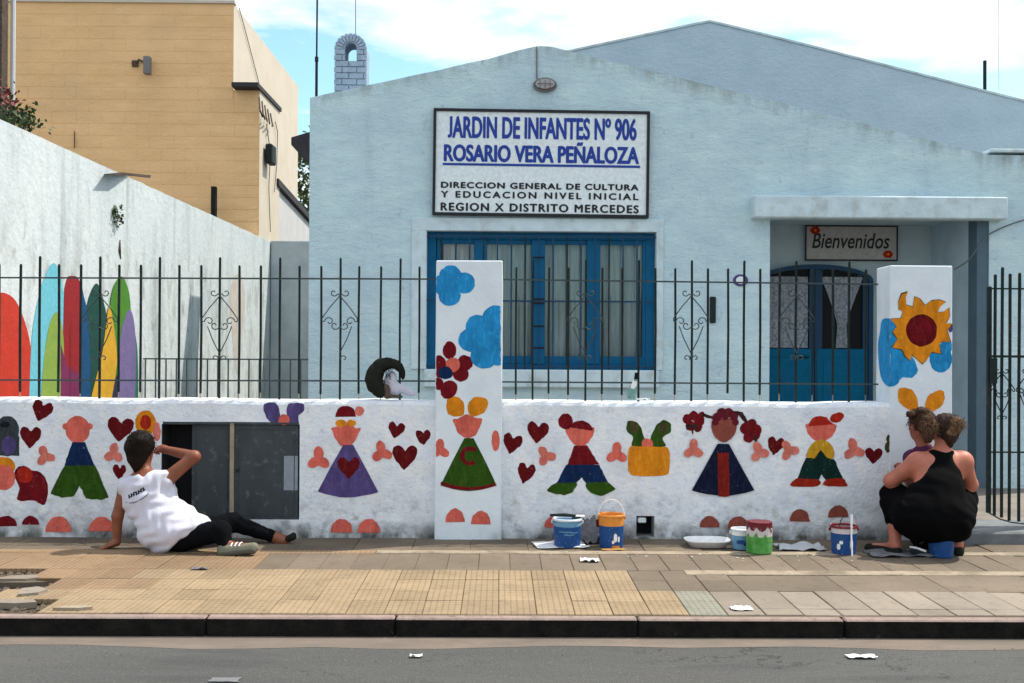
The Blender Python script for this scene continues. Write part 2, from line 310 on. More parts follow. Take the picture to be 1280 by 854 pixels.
for ri, (ya, yb, kind) in enumerate(rows):
    xs = -4.0 + (.07 if ri == 4 else 0)
    while xs < 4.0:
        cx, cy = xs + T / 2, (ya + yb) / 2; px, py = px_of(cx, cy)
        if -25 < px < 1305:
            bound = 770 + (py - 712) * 2.05
            mat = None
            if px < 62 and 716 < py < 762 and rnd() < .62: holes.append((cx, cy)); xs += T; continue
            if False: pass
            if px < bound or (kind == 2 and px < 800):
                if kind == 2: mat = 't_orange' if px < 300 + 60 * rnd() else 't_brown'
                elif kind == 1 and px < 190: mat = 't_orange'
                else: mat = 't_yellow'
                if kind == 1 and px > 775 and px < 860 and ya > 6.4: mat = 't_grey'
            else:
                if kind == 1 and px > bound: mat = 't_brown'
                elif kind == 0 and px < bound + 45: mat = 't_grey'
                elif kind == 0: mat = 't_pink'
                else: mat = 't_brown'
            if mat == 't_pink':                  # one long tile instead of two
                if ri == 0: tile(xs + .003, xs + T - .003, 5.88, 6.297, U(-.002, .002), mat); tile(xs + .003, xs + T - .003, 5.748, 5.874, U(-.002, .002), mat)
            elif mat == 't_brown' and kind == 1:
                if xs > XS - .01:
                    if ri == 2 and (int(round((xs - XS) / T)) % 3 == 0): tile(xs + .002, xs + 3 * T - .002, 6.303, 6.735, U(-.001, .001), mat)
                else: tile(xs + .0015, xs + T - .0015, ya + .0015, yb - .0015, U(-.0015, .0015), mat)
            else: tile(xs + .0015, xs + T - .0015, ya + .0015, yb - .0015, U(-.0015, .0015), mat)
        xs += T
# pale raised strips and a row of darker tiles along the wall
a = PG(856, 716).x
MB().box(a, 4.3, 6.745, 6.865, -.03, .004).build('edging_strip', 'strip', pave, bevel=.003)
MB().box(PG(470, 690).x, 4.3, 7.405, 7.51, -.03, .003).build('edging_strip', 'strip', pave, bevel=.003)
MB().box(-4.6, PG(470, 690).x - .005, 7.405, 7.51, -.03, .001).build('edging_strip', 't_orange', pave, bevel=.003)
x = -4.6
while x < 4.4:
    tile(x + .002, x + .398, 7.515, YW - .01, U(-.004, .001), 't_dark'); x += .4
rub = MB()
for i in range(420):                             # broken bedding and grit in the holes
    hx, hy = random.choice(holes); s = U(.006, .028); c = (hx + U(-.11, .11), hy + U(-.13, .13), -.033 if hx < -2.1 else -.03)
    vs = [(c[0] + s * U(.6, 1.3) * a, c[1] + s * U(.6, 1.3) * b, c[2] + s * .8 * U(.5, 1) * d) for a, b, d in [(1, 0, .2), (0, 1, .2), (-1, 0, .1), (0, -1, .2), (0, 0, 1.3)]]
    rub.add(vs, [(0, 1, 4), (1, 2, 4), (2, 3, 4), (3, 0, 4)])
for i in range(380):
    c = (U(-4, 4), random.choice([U(7.5, 7.97), U(7.9, 7.99), U(5.2, 5.64)]), 0); s = U(.002, .006); z = -.1025 if c[1] < 5.65 else 0
    rub.add([(c[0] + s, c[1], z), (c[0], c[1] + s, z), (c[0] - s, c[1], z), (c[0], c[1] - s, z), (c[0], c[1], z + s * .9)], [(0, 1, 4), (1, 2, 4), (2, 3, 4), (3, 0, 4)])
o = rub.build('rubble', 't_dark'); tag(o, 'loose rubble and grit in the broken tiles and along the wall and gutter', 'rubble'); o['kind'] = 'stuff'
# slabs of broken tile lying at the left hole
for i, (px, py, w, d, rz, mt) in enumerate([(22, 722, .26, .12, .1, 't_pink'), (40, 741, .16, .16, .5, 't_pink'), (14, 752, .3, .1, -.1, 't_pink'), (92, 762, .2, .06, .05, 'strip'), (28, 728, .3, .05, .06, 't_dark')]):
    c = PG(px, py); mb = MB()
    pts = [(-w / 2, -d / 2 * U(.6, 1)), (w * U(.1, .3), -d / 2), (w / 2, -d * .1), (w * U(.2, .4), d / 2), (-w * U(.2, .4), d / 2 * U(.7, 1))]
    R = Matrix.Rotation(rz, 3, 'Z')
    vs = [R @ Vector((x, y, 0)) + c + Vector((0, 0, z)) for z in (-.03, .004 + .012 * (i % 2)) for x, y in pts]
    mb.add(vs, [(4, 3, 2, 1, 0), (5, 6, 7, 8, 9)] + [(k, (k + 1) % 5, (k + 1) % 5 + 5, k + 5) for k in range(5)])
    o = mb.build('broken_tile', mt); tag(o, ['pale chipped slab at the far side of the broken hole', 'small whitish chunk on the near rim of the broken hole', 'flat pale slab at the left edge by the kerb', 'thin pale scrap beside the kerb left of the yellow tiles', 'dark shard sunk in the hole at the left edge'][i], 'broken tile')
structure(MB().box(-14, 14, YW + .05, 30, -.2, -.004).build('yard', 'yard'))
M['step'] = surf('step_concrete', SN(150, 154, 158), SN(130, 134, 138), 6, bump=.4)
# ================================================================ LOW FRONT WALL
WB = .30
def wall_profile(x0, x1, ztop0, ztop1):
    r = .03; mb = MB()
    prof = [(YW, -.1), (YW, 1 - r), (YW + r * .3, 1 - r * .3), (YW + r, 1)] + [(YW + WB - r, 1), (YW + WB, 1 - r), (YW + WB, -.1)]
    n = int((x1 - x0) / .12) + 1; L = len(prof); vs = []
    for i in range(n + 1):
        x = x0 + (x1 - x0) * i / n; zt = ztop0 + (ztop1 - ztop0) * i / n + .004 * math.sin(x * 5) + U(-.0025, .0025)
        for y, z in prof: vs.append((x, y, z if z < .5 else zt + z - 1))
    fs = [(i * L + j, (i + 1) * L + j, (i + 1) * L + j + 1, i * L + j + 1) for i in range(n) for j in range(L - 1)]
    fs += [((i + 1) * L, i * L, i * L + L - 1, (i + 1) * L + L - 1) for i in range(n)]
    fs += [tuple(range(L)), tuple(range(n * L + L - 1, n * L - 1, -1))]
    return mb.add(vs, fs)
ztl = P(40, 498.5, YW).z; ztm = P(540, 501.5, YW).z; ztr = P(1105, 504.5, YW).z
XPL0, XPL1 = P(543.5, 600, YW - .06).x, P(627, 600, YW - .06).x
XWR = P(1112.5, 560, YW).x - .001
wl = wall_profile(-5.2, XPL0 + .02, ztl, ztm).build('low_wall', 'wall', recalc=True)
tag(wl, 'low whitewashed wall with meter doors and painted children left of the cloud pillar', 'wall')
wr = wall_profile(XPL1 - .02, XWR, ztm, ztr).build('low_wall', 'wall', recalc=True)
tag(wr, 'low whitewashed wall with painted children and an orange basket between the two pillars', 'wall')
def rect(px0, py0, px1, py1, Y): a, b = P(px0, py0, Y), P(px1, py1, Y); return a.x, b.x, b.z, a.z
x0, x1, z0, z1 = rect(202, 530, 374, 650, YW)
cut(wl, MB().box(x0, x1, YW - .1, YW + .2, z0, z1).build('c', 'dark'))
MB().box(x0 + .002, x1 - .002, YW + .185, YW + .199, z0 + .002, z1 - .002).build('recess_back', 'dark', wl)
# two grey meter doors with a wooden post between
def pan(px0, py0, px1, py1, Y, th, nm, mt, par, bev=.003, lab=None):
    x0, x1, z0, z1 = rect(px0, py0, px1, py1, Y); return MB().box(x0, x1, Y, Y + th, z0, z1).build(nm, mt, par, bevel=bev, label=lab)
d1 = pan(240, 531, 287, 648.5, YW + .03, .02, 'meter_door', 'metergrey', wl, lab='grey meter door half hidden by the raised arm')
d2 = pan(292, 531, 372.5, 649.5, YW + .012, .022, 'meter_door', 'metergrey', wl, lab='grey meter door under the purple bow')
for (a, b, c, d, Y, par) in ((244, 535, 284, 645, YW + .026, d1), (297, 536, 368, 645, YW + .008, d2)):
    x0, x1, z0, z1 = rect(a, b, c, d, Y); mb = MB(); t = .006
    mb.box(x0, x1, Y, Y + .006, z1 - t, z1); mb.box(x0, x1, Y, Y + .006, z0, z0 + t); mb.box(x0, x0 + t, Y, Y + .006, z0 + t, z1 - t); mb.box(x1 - t, x1, Y, Y + .006, z0 + t, z1 - t)
    mb.build('door_rib', 'metergrey', par)
pan(355, 570, 372, 613, YW + .009, .002, 'faded_patch', 'meterpatch', d2, 0)
c = P(297, 588, YW + .006); MB().lathe((0, 0, 0), [(.0, 0), (.012, 0), (.012, .01), (0, .01)], 10).build('latch', 'iron', d2)
bpy.data.objects['latch'].location = c; bpy.data.objects['latch'].rotation_euler = (math.pi / 2, 0, 0)
x0 = P(202, 600, YW).x; x1 = P(203, 600, YW).x; za, zb_ = P(203, 649.5, YW).z, P(203, 530.5, YW).z
MB().box(x0 + .0015, x1 + .0015, YW + .001, YW + .184, za, zb_).build('recess_shade', 'dark', wl)  # near-black sheet added as shade over the bright recess jamb
pan(287.3, 529, 291.6, 651, YW - .004, .05, 'door_post', 'strip', wl)
pan(203.2, 527, 374, 531.5, YW - .002, .03, 'lintel_edge', 'metergrey', wl, .003)
x0, x1, z0, z1 = rect(795.5, 645, 818, 672, YW)
cut(wr, MB().box(x0, x1, YW - .1, YW + .18, z0, z1).build('c', 'dark'))
MB().box(x0 + .002, x1 - .002, YW + .165, YW + .179, z0 + .002, z1 - .002).build('recess_back', 'dark', wr)
c = P(803, 651, YW - .01); mb = MB(); mb.box(c.x - .030, c.x + .030, YW + .01, YW + .08, c.z - .02, c.z + .018)
o = mb.build('plastic_tub', 'sign_white', bevel=.006); tag(o, 'cream tub set in the small dark opening low in the wall', 'tub')
# pillars
def pillar(x0, x1, y0, y1, z1):
    mb = MB(); N = 12; vs = []
    for i in range(N + 1):
        z = -.05 + (z1 + .05) * i / N; e = lambda: U(-.002, .002)
        vs += [(x0 + e(), y0, z + (U(-.003, .003) if i == N else 0)), (x1 + e(), y0, z), (x1 + e(), y1, z), (x0 + e(), y1, z + (U(-.003, .003) if i == N else 0))]
    fs = [(i * 4 + j, i * 4 + (j + 1) % 4, i * 4 + 4 + (j + 1) % 4, i * 4 + 4 + j) for i in range(N) for j in range(4)] + [(0, 3, 2, 1), (N * 4, N * 4 + 1, N * 4 + 2, N * 4 + 3)]
    return mb.add(vs, fs).build('gate_pillar', 'pillar', bevel=.006)
YP = YW - .055; YR = YW - .004
pl = pillar(XPL0, XPL1, YP, YW + WB + .02, P(585, 325.5, YP).z)
tag(pl, 'white pillar with blue clouds and a pigtailed girl in green painted on it', 'pillar')
xr0, xr1 = P(1112.5, 420, YR).x, P(1190.5, 420, YR).x
pr = pillar(xr0, xr1, YR, YR + .29, P(1144, 332, YR).z)
tag(pr, 'white pillar with an orange flower over blue clouds beside the open gate', 'pillar')
# ---------------------------------------------------------------- painted figures
def paint(name, par, shapes, Y, label=None, back=1):
    mats = []; mb = MB(); uj = 0
    for li, (mt, pts) in enumerate(shapes):
        if mt not in mats: mats.append(mt)
        if len(pts[0]) == 2 and not isinstance(pts[0][0], (tuple, list)):
            q = []
            for i, (px, py) in enumerate(pts):    # wavering hand painted edge
                nn = mnoise.noise_vector(Vector((px * .22, py * .22, li * 3.1)))
                n2_ = mnoise.noise_vector(Vector((px * 1.3, py * 1.3, li + .5))); p = P(px + nn.x * .9 + n2_.x * .45, py + nn.y * .9 + n2_.y * .45, Y - .0008 - .0004 * li); q.append(p)
            mb.add(q, [tuple(range(len(q)))], mats.index(mt))
    me_o = mb.build(name, mats, par, label=label)
    bm = bmesh.new(); bm.from_mesh(me_o.data)
    bm.normal_update()
    for f in bm.faces:
        if f.normal.y > 0: f.normal_flip()
    bmesh.ops.triangulate(bm, faces=bm.faces, ngon_method='EAR_CLIP')
    bm.to_mesh(me_o.data); bm.free()
    return me_o
def poly(*pts, sm=0):                             # straight outline, lightly rounded
    o = []
    for i in range(len(pts)):
        a, b = pts[i], pts[(i + 1) % len(pts)]
        for t in (.03, .15, .3, .45, .6, .75, .88, .97): o.append((a[0] + (b[0] - a[0]) * t, a[1] + (b[1] - a[1]) * t))
    return o
def heart(cx, cy, w, h, rot=0):
    base = [(0, -.28), (.14, -.44), (.30, -.5), (.44, -.42), (.5, -.24), (.44, 0), (.28, .22), (.1, .42), (0, .5), (-.1, .42), (-.28, .22), (-.44, 0), (-.5, -.24), (-.44, -.42), (-.30, -.5), (-.14, -.44)]
    r = math.radians(rot); c, s = math.cos(r), math.sin(r)
    return spline([(cx + x * w * c - y * h * s, cy + x * w * s + y * h * c) for x, y in base], 3)
def hand(cx, cy, s=11, mt='m_skin', rot=0):
    out = []
    for a in (90, 215, 325):
        q = math.radians(a + rot); out.append((mt, ell(cx + math.cos(q) * s * .5, cy - math.sin(q) * s * .5, s * .62, s * .44, -(a + rot), 18)))
    return out
def foot(cx, cy, w, h, mt='m_skin', flip=False): return (mt, ell(cx, cy + h * .45, w / 2, h, 0, 18, 180, 360))
def dress(cx, ty, by, w, tw=10, mt='m_purple'):
    n = 8; b = [(cx + w / 2 - w * i / n, by + 7 * math.sin(math.pi * i / n) - 3) for i in range(n + 1)]
    return (mt, [(cx - tw / 2, ty), (cx + tw / 2, ty), (cx + (tw + w) / 4 + 1, (ty + by) / 2)] + b + [(cx - (tw + w) / 4 - 1, (ty + by) / 2)])
Y0 = YW
def hp(mat, *a): return [('m_' + mat, heart(*a))]
H = lambda par, *a, mat='heart': paint('painted_heart', par, [('m_' + mat, heart(*a))], Y0)
H(wl, 52, 514, 26, 26, 18); H(wl, 38, 547, 27, 27, 3); H(wl, 150, 537, 33, 30, 8); H(wl, 495, 538, 21, 20, 12); H(wl, 529, 547, 19, 19, 0); H(wl, 506, 572, 31, 31, 2); H(wl, 149, 590, 17, 18, 5)
H(wr, 640, 555, 24, 25, 14); H(wr, 672, 541, 27, 27, 6); H(wr, 657, 592, 22, 26, 14); H(wr, 969, 558, 21, 23, 14); H(wr, 1092, 570, 22, 20, 4)
paint('painted_figure', wl, [('m_grey', ell(9, 539, 15, 19)), ('m_grey', poly((-8, 548), (24, 545), (24, 570), (-8, 570))), ('m_purple', ell(11, 557, 9, 12)), ('m_black', ell(6, 531, 6, 4))], Y0, 'grey and black half figure at the left edge')
paint('painted_figure', wl, [('m_orange', ell(4, 583, 15, 12)), ('m_skin', ell(5, 597, 14, 16)), foot(8, 652, 26, 13, 'm_crimson'), foot(38, 651, 21, 11, 'm_crimson')], Y0, 'orange haired face and red feet at the left edge')
paint('painted_wing', wl, [('m_crimson', spline([(18, 594), (22, 584), (32, 583), (40, 588), (50, 590), (58, 600), (60, 616), (55, 631), (42, 626), (22, 625), (24, 610)], 5)), ('m_redhair', ell(31, 594, 10, 10))], Y0, 'large crimson heart shape beside the orange haired face')
paint('painted_boy', wl, [('m_skin', ell(97, 537, 15.5, 17)), ('m_skin', ell(82, 533, 4, 4)), ('m_skin', ell(112, 533, 4, 4)), ('m_navy', poly((90, 553), (106, 553), (119, 583), (80, 583))),
    ('m_green', poly((80, 582), (119, 582), (136, 622), (127, 625), (107, 623), (100, 607), (91, 621), (77, 622), (63, 617)))] + hand(56, 570, 12, 'm_skin2', 20) + hand(142, 567, 12, 'm_skin2', -5) + [foot(73, 656, 32, 19), foot(127, 656, 32, 18)], Y0, 'bald boy in navy top and green trousers')
paint('painted_flower', wl, [('m_orange', ell(182, 529, 13, 16)), ('m_redhair', ell(182, 528, 7, 9)), ('m_skin2', ell(196, 540, 5, 12))], Y0, 'orange ringed red flower above the seated woman')
paint('painted_bow', wl, [('m_purple', spline([(330, 506), (337, 503), (346, 505), (350, 520), (346, 529), (336, 526), (330, 515)], 5)), ('m_purple', spline([(360, 506), (368, 504), (379, 505), (379, 514), (373, 520), (373, 529), (362, 529), (358, 518)], 5)), ('m_skin', ell(355, 525, 7, 7))], Y0, 'purple bow over the right meter door')
paint('painted_girl', wl, [('m_dgreen', [(419, 521)] + ell(432, 521, 13, 14, 0, 14, 180, 360)), ('m_crimson', ell(432, 521, 12.5, 13.5, 0, 14, 180, 360)), ('m_skin2', ell(449, 514, 6, 6)), ('m_skin', spline([(416, 540), (414, 535), (420, 534), (424, 532), (440, 531), (444, 535), (451, 535), (449, 541), (445, 549), (438, 557), (428, 558), (420, 550)], 5)),
    ('m_orange', ell(426, 529, 7, 4.5)), ('m_orange', ell(439, 529, 6, 4.5)), dress(435, 556, 618, 76, 12), ('m_heart', heart(436, 585, 28, 27))] + hand(398, 574, 14, 'm_skin', 0) + hand(477, 565, 13, 'm_skin', 10) + [foot(427, 658, 28, 17), foot(461, 658, 28, 17)], Y0, 'girl in purple dress with a red heart on it')
# right wall
paint('painted_boy', wr, [('m_skin', spline([(706, 536), (712, 533), (740, 534), (743, 538), (739, 548), (732, 556), (722, 558), (714, 552)], 5)), ('m_crimson', ell(707, 527, 9, 10, 20)), ('m_crimson', [(710, 534)] + ell(726, 538, 15, 12, 4, 16, 180, 360)),
    ('m_crimson', poly((718, 557), (734, 557), (749, 581), (709, 582))), ('m_navy', poly((708, 581), (749, 581), (761, 605), (735, 607), (727, 597), (718, 607), (695, 605))),
    ('m_green', spline([(695, 604), (686, 610), (686, 615), (705, 619), (716, 614), (721, 604), (708, 604)], 4)), ('m_green', spline([(733, 604), (736, 614), (750, 620), (767, 613), (768, 610), (760, 603), (746, 603)], 4))] + hand(682, 570, 12, 'm_skin2', 30) + hand(771, 567, 13, 'm_skin', 0) + [foot(694, 653, 28, 15, 'm_skin'), foot(756, 653, 28, 14, 'm_dred')], Y0, 'crimson haired boy in red, navy and green')
paint('painted_basket', wr, [('m_green', spline([(783, 532), (786, 526), (796, 528), (803, 540), (806, 558), (790, 558), (791, 546), (784, 540)], 4)), ('m_olive', ell(792, 535, 6, 8, -20)), ('m_green', spline([(838, 530), (831, 525), (822, 530), (814, 545), (813, 558), (832, 558), (828, 548), (838, 540)], 4)), ('m_olive', ell(829, 535, 6, 8, 30)), ('m_skin', ell(809, 556, 7, 8)),
    ('m_orange', spline([(787, 559), (800, 558), (822, 559), (835, 560), (837, 575), (835, 592), (822, 595), (800, 595), (787, 592), (785, 576)], 4))], Y0, 'orange basket with two green leaves')
gir = []
for (x, y, r) in ((859, 524, 6), (867, 520, 6), (874, 526, 7), (863, 532, 6), (872, 534, 6), (877, 519, 4)): gir.append(('m_crimson', ell(x, y, r, r * 1.05, 0, 14)))
gir += [('m_darkhair', poly((858, 538), (862, 532), (866, 544), (868, 534), (873, 540), (872, 530), (858, 530))), ('m_darkhair', poly((877, 516), (893, 521), (893, 525), (877, 520)))]
gir += [('m_darkhair', poly((912, 513), (928, 515), (936, 528), (932, 530), (924, 519), (912, 518)))]
for (x, y, r) in ((932, 536, 7), (940, 530, 6), (945, 538, 7), (936, 546, 7), (944, 544, 6)): gir.append(('m_crimson', ell(x, y, r, r * 1.1, 0, 14)))
gir += [('m_darkhair', poly((941, 544), (945, 544), (947, 554), (944, 554))), ('m_brownskin', spline([(889, 530), (895, 524), (918, 524), (921, 531), (919, 542), (912, 550), (904, 553), (896, 549), (891, 540)], 5))]
for (x, y, r) in ((896, 522, 6), (902, 516, 6), (911, 516, 6), (918, 521, 5), (894, 528, 4), (920, 528, 4), (906, 520, 5)): gir.append(('m_hair', ell(x, y, r, r, 0, 14)))
gir += [dress(904, 555, 616, 78, 14, 'm_dnavy'), ('m_dred', poly((897, 566), (911, 566), (912, 621), (898, 621)))] + hand(867, 562, 12, 'm_skin2') + hand(949, 565, 12, 'm_skin2', 20) + [foot(887, 653, 25, 14, 'm_brownskin'), foot(923, 654, 27, 15, 'm_brownskin')]
paint('painted_girl', wr, gir, Y0, 'brown skinned girl with curly pigtails and navy dress')
paint('painted_boy', wr, [('m_skin', spline([(1007, 533), (1012, 529), (1044, 530), (1042, 542), (1034, 550), (1020, 551), (1011, 544)], 5)), ('m_redhair', ell(1046, 522, 9, 6, -20)), ('m_redhair', [(1010, 533)] + ell(1025, 532, 14, 12, 0, 14, 180, 330) + [(1042, 530)]),
    ('m_mustard', spline([(1020, 551), (1034, 551), (1042, 562), (1042, 573), (1034, 573), (1026, 566), (1018, 573), (1008, 571), (1012, 560)], 4)), ('m_dgreen', poly((1026, 562), (1034, 573), (1043, 574), (1054, 599), (1032, 600), (1027, 593), (1023, 601), (996, 600), (1007, 572), (1018, 573))),
    ('m_brick', spline([(996, 598), (989, 604), (990, 608), (1022, 608), (1024, 600), (1010, 599)], 4)), ('m_brick', spline([(1032, 600), (1030, 607), (1057, 608), (1057, 603), (1054, 598), (1042, 598)], 4))] + hand(986, 563, 12, 'm_skin2', 30) + hand(1067, 562, 13, 'm_skin2', 10) + [foot(1000, 645, 25, 16, 'm_brownskin'), foot(1048, 640, 26, 15, 'm_brownskin')], Y0, 'red haired boy in mustard and dark green')
# left pillar
def clip(pts, x0, x1): return [(min(max(x, x0), x1), y) for x, y in pts]
def cloud(l): return [('m_sky', ell(x, y, r, r * .95, 0, 22)) for x, y, r in l]
cl = lambda l: [(m, clip(p, 545.2, 625.6)) for m, p in l]
paint('painted_cloud', pl, cl(cloud([(563, 345, 14), (580, 354, 14), (552, 356, 13), (562, 369, 14), (566, 356, 14)])), YP, 'upper blue cloud')
paint('painted_cloud', pl, cl(cloud([(597, 408, 15), (620, 398, 17), (589, 425, 16), (612, 425, 22), (605, 445, 17), (622, 440, 18)])), YP, 'larger blue cloud at the right edge')
paint('painted_flower', pl, cl([('m_crimson', ell(562, 438, 8.5, 11)), ('m_crimson', ell(581, 454, 10, 10)), ('m_crimson', ell(576, 468, 10, 9)), ('m_crimson', ell(561, 487, 10, 12, 30)), ('m_crimson', ell(549, 458, 9, 14)), ('m_crimson', ell(548, 480, 6, 8)), ('m_skin', ell(566, 456, 9, 9)), ('m_navy', ell(557, 466, 9, 8))]), YP, 'crimson flower with navy centre')
ghair = [(.0, .0)]
paint('painted_girl', pl, cl([('m_orange', spline([(561, 497), (573, 497), (580, 505), (579, 518), (570, 521), (560, 517), (558, 506)], 5)), ('m_orange', spline([(607, 498), (594, 497), (585, 505), (587, 519), (596, 520), (606, 515), (610, 505)], 5)), ('m_skin', spline([(566, 525), (573, 523), (583, 518), (596, 523), (602, 524), (600, 533), (595, 543), (585, 548), (574, 543), (570, 535)], 5)),
    dress(586, 548, 610, 70, 12, 'm_green'), ('m_crimson', ell(587, 570, 12, 12, 0, 16, 50, 320) + ell(587, 570, 7, 7, 0, 16, 50, 320)[::-1]), ('m_crimson', [(552, 602), (563, 606), (586, 609), (608, 607), (619, 603), (619, 608), (603, 612), (585, 613), (566, 611), (550, 605)]),
]), YP, 'girl with orange bunches and green dress')
def arc_shape(cx, cy, ro, ri, a0, a1, n=16): return ell(cx, cy, ro, ro, 0, n, a0, a1) + ell(cx, cy, ri, ri, 0, n, a0, a1)[::-1]
paint('painted_hands', pl, cl(hand(550, 562, 12, 'm_skin') + [('m_skin', ell(619.5, 551, 5, 13, 0)), foot(569, 645, 24, 17, 'm_skin'), foot(601, 648, 25, 17, 'm_skin')]), YP, 'pink hands and feet of the girl in green')
# right pillar
fl = []
import cmath
tips = [(1130, 366), (1145, 371), (1181, 377), (1187, 386), (1190, 404), (1186, 429), (1176, 442), (1157, 455), (1137, 450), (1118, 434), (1117, 405), (1122, 388)]
sun_pts = [(1123, 378), (1127, 368), (1135, 365), (1132, 372), (1133, 381), (1141, 384), (1143, 371), (1150, 374), (1156, 382), (1164, 376), (1174, 375), (1182, 378), (1175, 383), (1172, 391), (1179, 390), (1186, 385), (1187, 396), (1182, 404), (1190, 405), (1184, 413), (1188, 427), (1179, 427), (1174, 429), (1176, 442), (1164, 440), (1158, 450), (1153, 455), (1146, 449), (1140, 443), (1138, 451), (1131, 444), (1128, 437), (1115, 434), (1122, 424), (1116, 415), (1121, 408), (1114, 399), (1126, 398), (1129, 390), (1124, 388)]
big = [(1152 + (x - 1152) * 1.025, 410 + (y - 410) * 1.025) for x, y in sun_pts]
CL = spline([(1102, 401), (1108, 398), (1114, 400), (1122, 412), (1128, 432), (1140, 446), (1147, 462), (1140, 472), (1128, 472), (1120, 482), (1110, 483), (1102, 474), (1098.5, 455), (1097.5, 430), (1100, 415)], 5)
paint('painted_cloud', pr, [('m_sky', clip(CL, 1112.9, 1300)), ('m_sky', ell(1176, 448, 14, 18, 0)), ('m_sky', ell(1183, 433, 7, 12)), ('m_purple', ell(1188, 410, 3, 6))], YR, 'blue clouds behind the orange flower')
sd = [PX(x, y, xr0 - .002) for x, y in clip(CL, 1090, 1112.3)]
MB().add(sd, [tuple(range(len(sd)))]).build('painted_cloud', 'm_sky', pr, label='part of the blue cloud round the pillar side')
paint('painted_flower', pr, [('m_olive', big), ('m_orange', sun_pts), ('m_heart', ell(1152, 413, 19.5, 20)), ('m_crimson', ell(1151, 412, 14, 15))], YR - .0022, 'orange sun-like flower with dark red centre')
paint('painted_hair', pr, [('m_orange', spline([(1123, 487), (1133, 485), (1142, 489), (1147, 500), (1147, 514), (1136, 512), (1124, 503)], 5)), ('m_orange', spline([(1178, 488), (1168, 490), (1159, 497), (1157, 514), (1167, 514), (1178, 506), (1181, 496)], 5)), ('m_skin', ell(1152, 530, 16, 20))], YR - .0011, 'two orange bunches of hair')
paint('painted_heart', pr, [('m_olive', ell(1113.8, 549, 3.5, 5)), ('m_olive', ell(1116, 559, 4, 7))], YR - .0) if False else paint('painted_heart', wr, [('m_olive', clip(ell(1111, 549, 3.2, 5) , 1100, 1112)), ('m_olive', clip(ell(1110, 559, 4, 7), 1100, 1112))], Y0, 'dark unfinished heart at the wall end')
# ================================================================ IRONWORK
YF = YW + .15
def bar(name, x, z0, z1, par, r=.0074, mt='iron', Y=YF):
    mb = MB(); k = U(-.004, .004); q = [(x - r, Y - r), (x + r, Y - r), (x + r, Y + r), (x - r, Y + r)]; zs_ = (z0, (z0 + z1) / 2, z1 - .008, z1); f_ = (0, k, 0, 0); g_ = (1, 1, 1, .55)
    vs = [(x + (a - x) * g_[j] + f_[j], Y + (b - Y) * g_[j], zs_[j]) for j in range(4) for a, b in q]
    mb.add(vs, [(j * 4 + i, j * 4 + (i + 1) % 4, j * 4 + 4 + (i + 1) % 4, j * 4 + 4 + i) for j in range(3) for i in range(4)] + [(3, 2, 1, 0), (12, 13, 14, 15)])
    return mb.build(name, mt, par)
def spiral(cx, cz, r, a0, turns, n=14):          # scroll end, r shrinking
    return [(cx + r * (1 - .75 * i / n) * math.cos(a0 + turns * 2 * math.pi * i / n), cz + r * (1 - .75 * i / n) * math.sin(a0 + turns * 2 * math.pi * i / n)) for i in range(n + 1)]
def ornament(px, par, full=True, Y=YF - .012, dy=0, s=1.0, mt='iron_thin'):
    c = P(px, 400 + dy, Y); u = Y / FPX * s; q = MB(); r = .0042
    def T(l): return [(c.x + x * u, Y, c.z - y * u) for x, y in l]
    for sg in (-1, 1):
        if not full and sg == -1 and False: continue
        q.tube(T([(0, -30), (sg * 12, -16), (sg * 22, -2), (sg * 22, 2)]), r, 5)
        q.tube(T([(0, -31)] + [(sg * (7.5 + a), -34 + b) for a, b in spiral(0, 0, 5, math.pi * .9, -.9)]), r, 5)
        q.tube(T([(sg * 22, 2)] + [(sg * (13 + a), 2 + b) for a, b in spiral(0, 0, 6, 0, -.95)]), r, 5)
        q.tube(T([(0, 9)] + [(sg * (6 + a), 7 + b) for a, b in spiral(0, 0, 5.5, math.pi * .8, -.9)]), r, 5)
        if full or sg == 1:
            q.tube(T([(sg * 15, 8), (sg * 9, 24), (0, 42)]), r, 5)
            q.tube(T([(0, 44)] + [(sg * (5.5 + a), 48 + b) for a, b in spiral(0, 0, 4.5, math.pi * .8, .9)]), r, 5)
    return q.build('scroll', mt, par)
def fence(lab, bars, px_tall, orn, pa, pb, ry0, ry1):
    t = thing('iron_fence', lab, 'fence', (P(pa, 490, YF).x, YF, 1.0))
    for px in bars:
        tall = any(abs(px - q) < 3 for q in px_tall); u = (px - 25) / 1100
        top = P(px, (320 if tall else 330) + 7 * u, YF).z; bot = P(px, 491 + 2 * u + U(-1.5, 1.5), YF).z
        if tall: bot = .99
        bar('bar', P(px, 450, YF).x + U(-.002, .002), bot, top, t)
        if not tall and rnd() < .9: MB().tube([(P(px, 450, YF).x, YF, bot - .001), (P(px, 450, YF).x, YF, .985)], .004, 5).build('foot', 'strip', t)
    for rr in (ry0, ry1):
        a, b = P(pa, rr[0], YF - .012), P(pb, rr[1], YF - .012)
        MB().add([(a.x, YF - .013, a.z - .006), (b.x, YF - .013, b.z - .006), (b.x, YF - .013, b.z + .006), (a.x, YF - .013, a.z + .006), (a.x, YF - .0097, a.z - .006), (b.x, YF - .0097, b.z - .006), (b.x, YF - .0097, b.z + .006), (a.x, YF - .0097, a.z + .006)],
                 [(0, 1, 2, 3), (4, 7, 6, 5), (0, 4, 5, 1), (3, 2, 6, 7)]).build('rail', 'iron_thin', t)
    for px, f in orn: ornament(px, t, f)
    return t
lb = []
for k in range(-1, 7):
    c = 49.3 + 75.1 * k; lb += [c - 24, c, c + 24]
lb = [x for x in lb if x < 541]
fence('black iron bar fence on the wall left of the cloud pillar', lb, [49.3 + 75.1 * k for k in range(-1, 7)], [(124.5, True), (274.6, True), (424.7, False), (-26, True)], -60, 544, (347, 349), (475, 476.5))
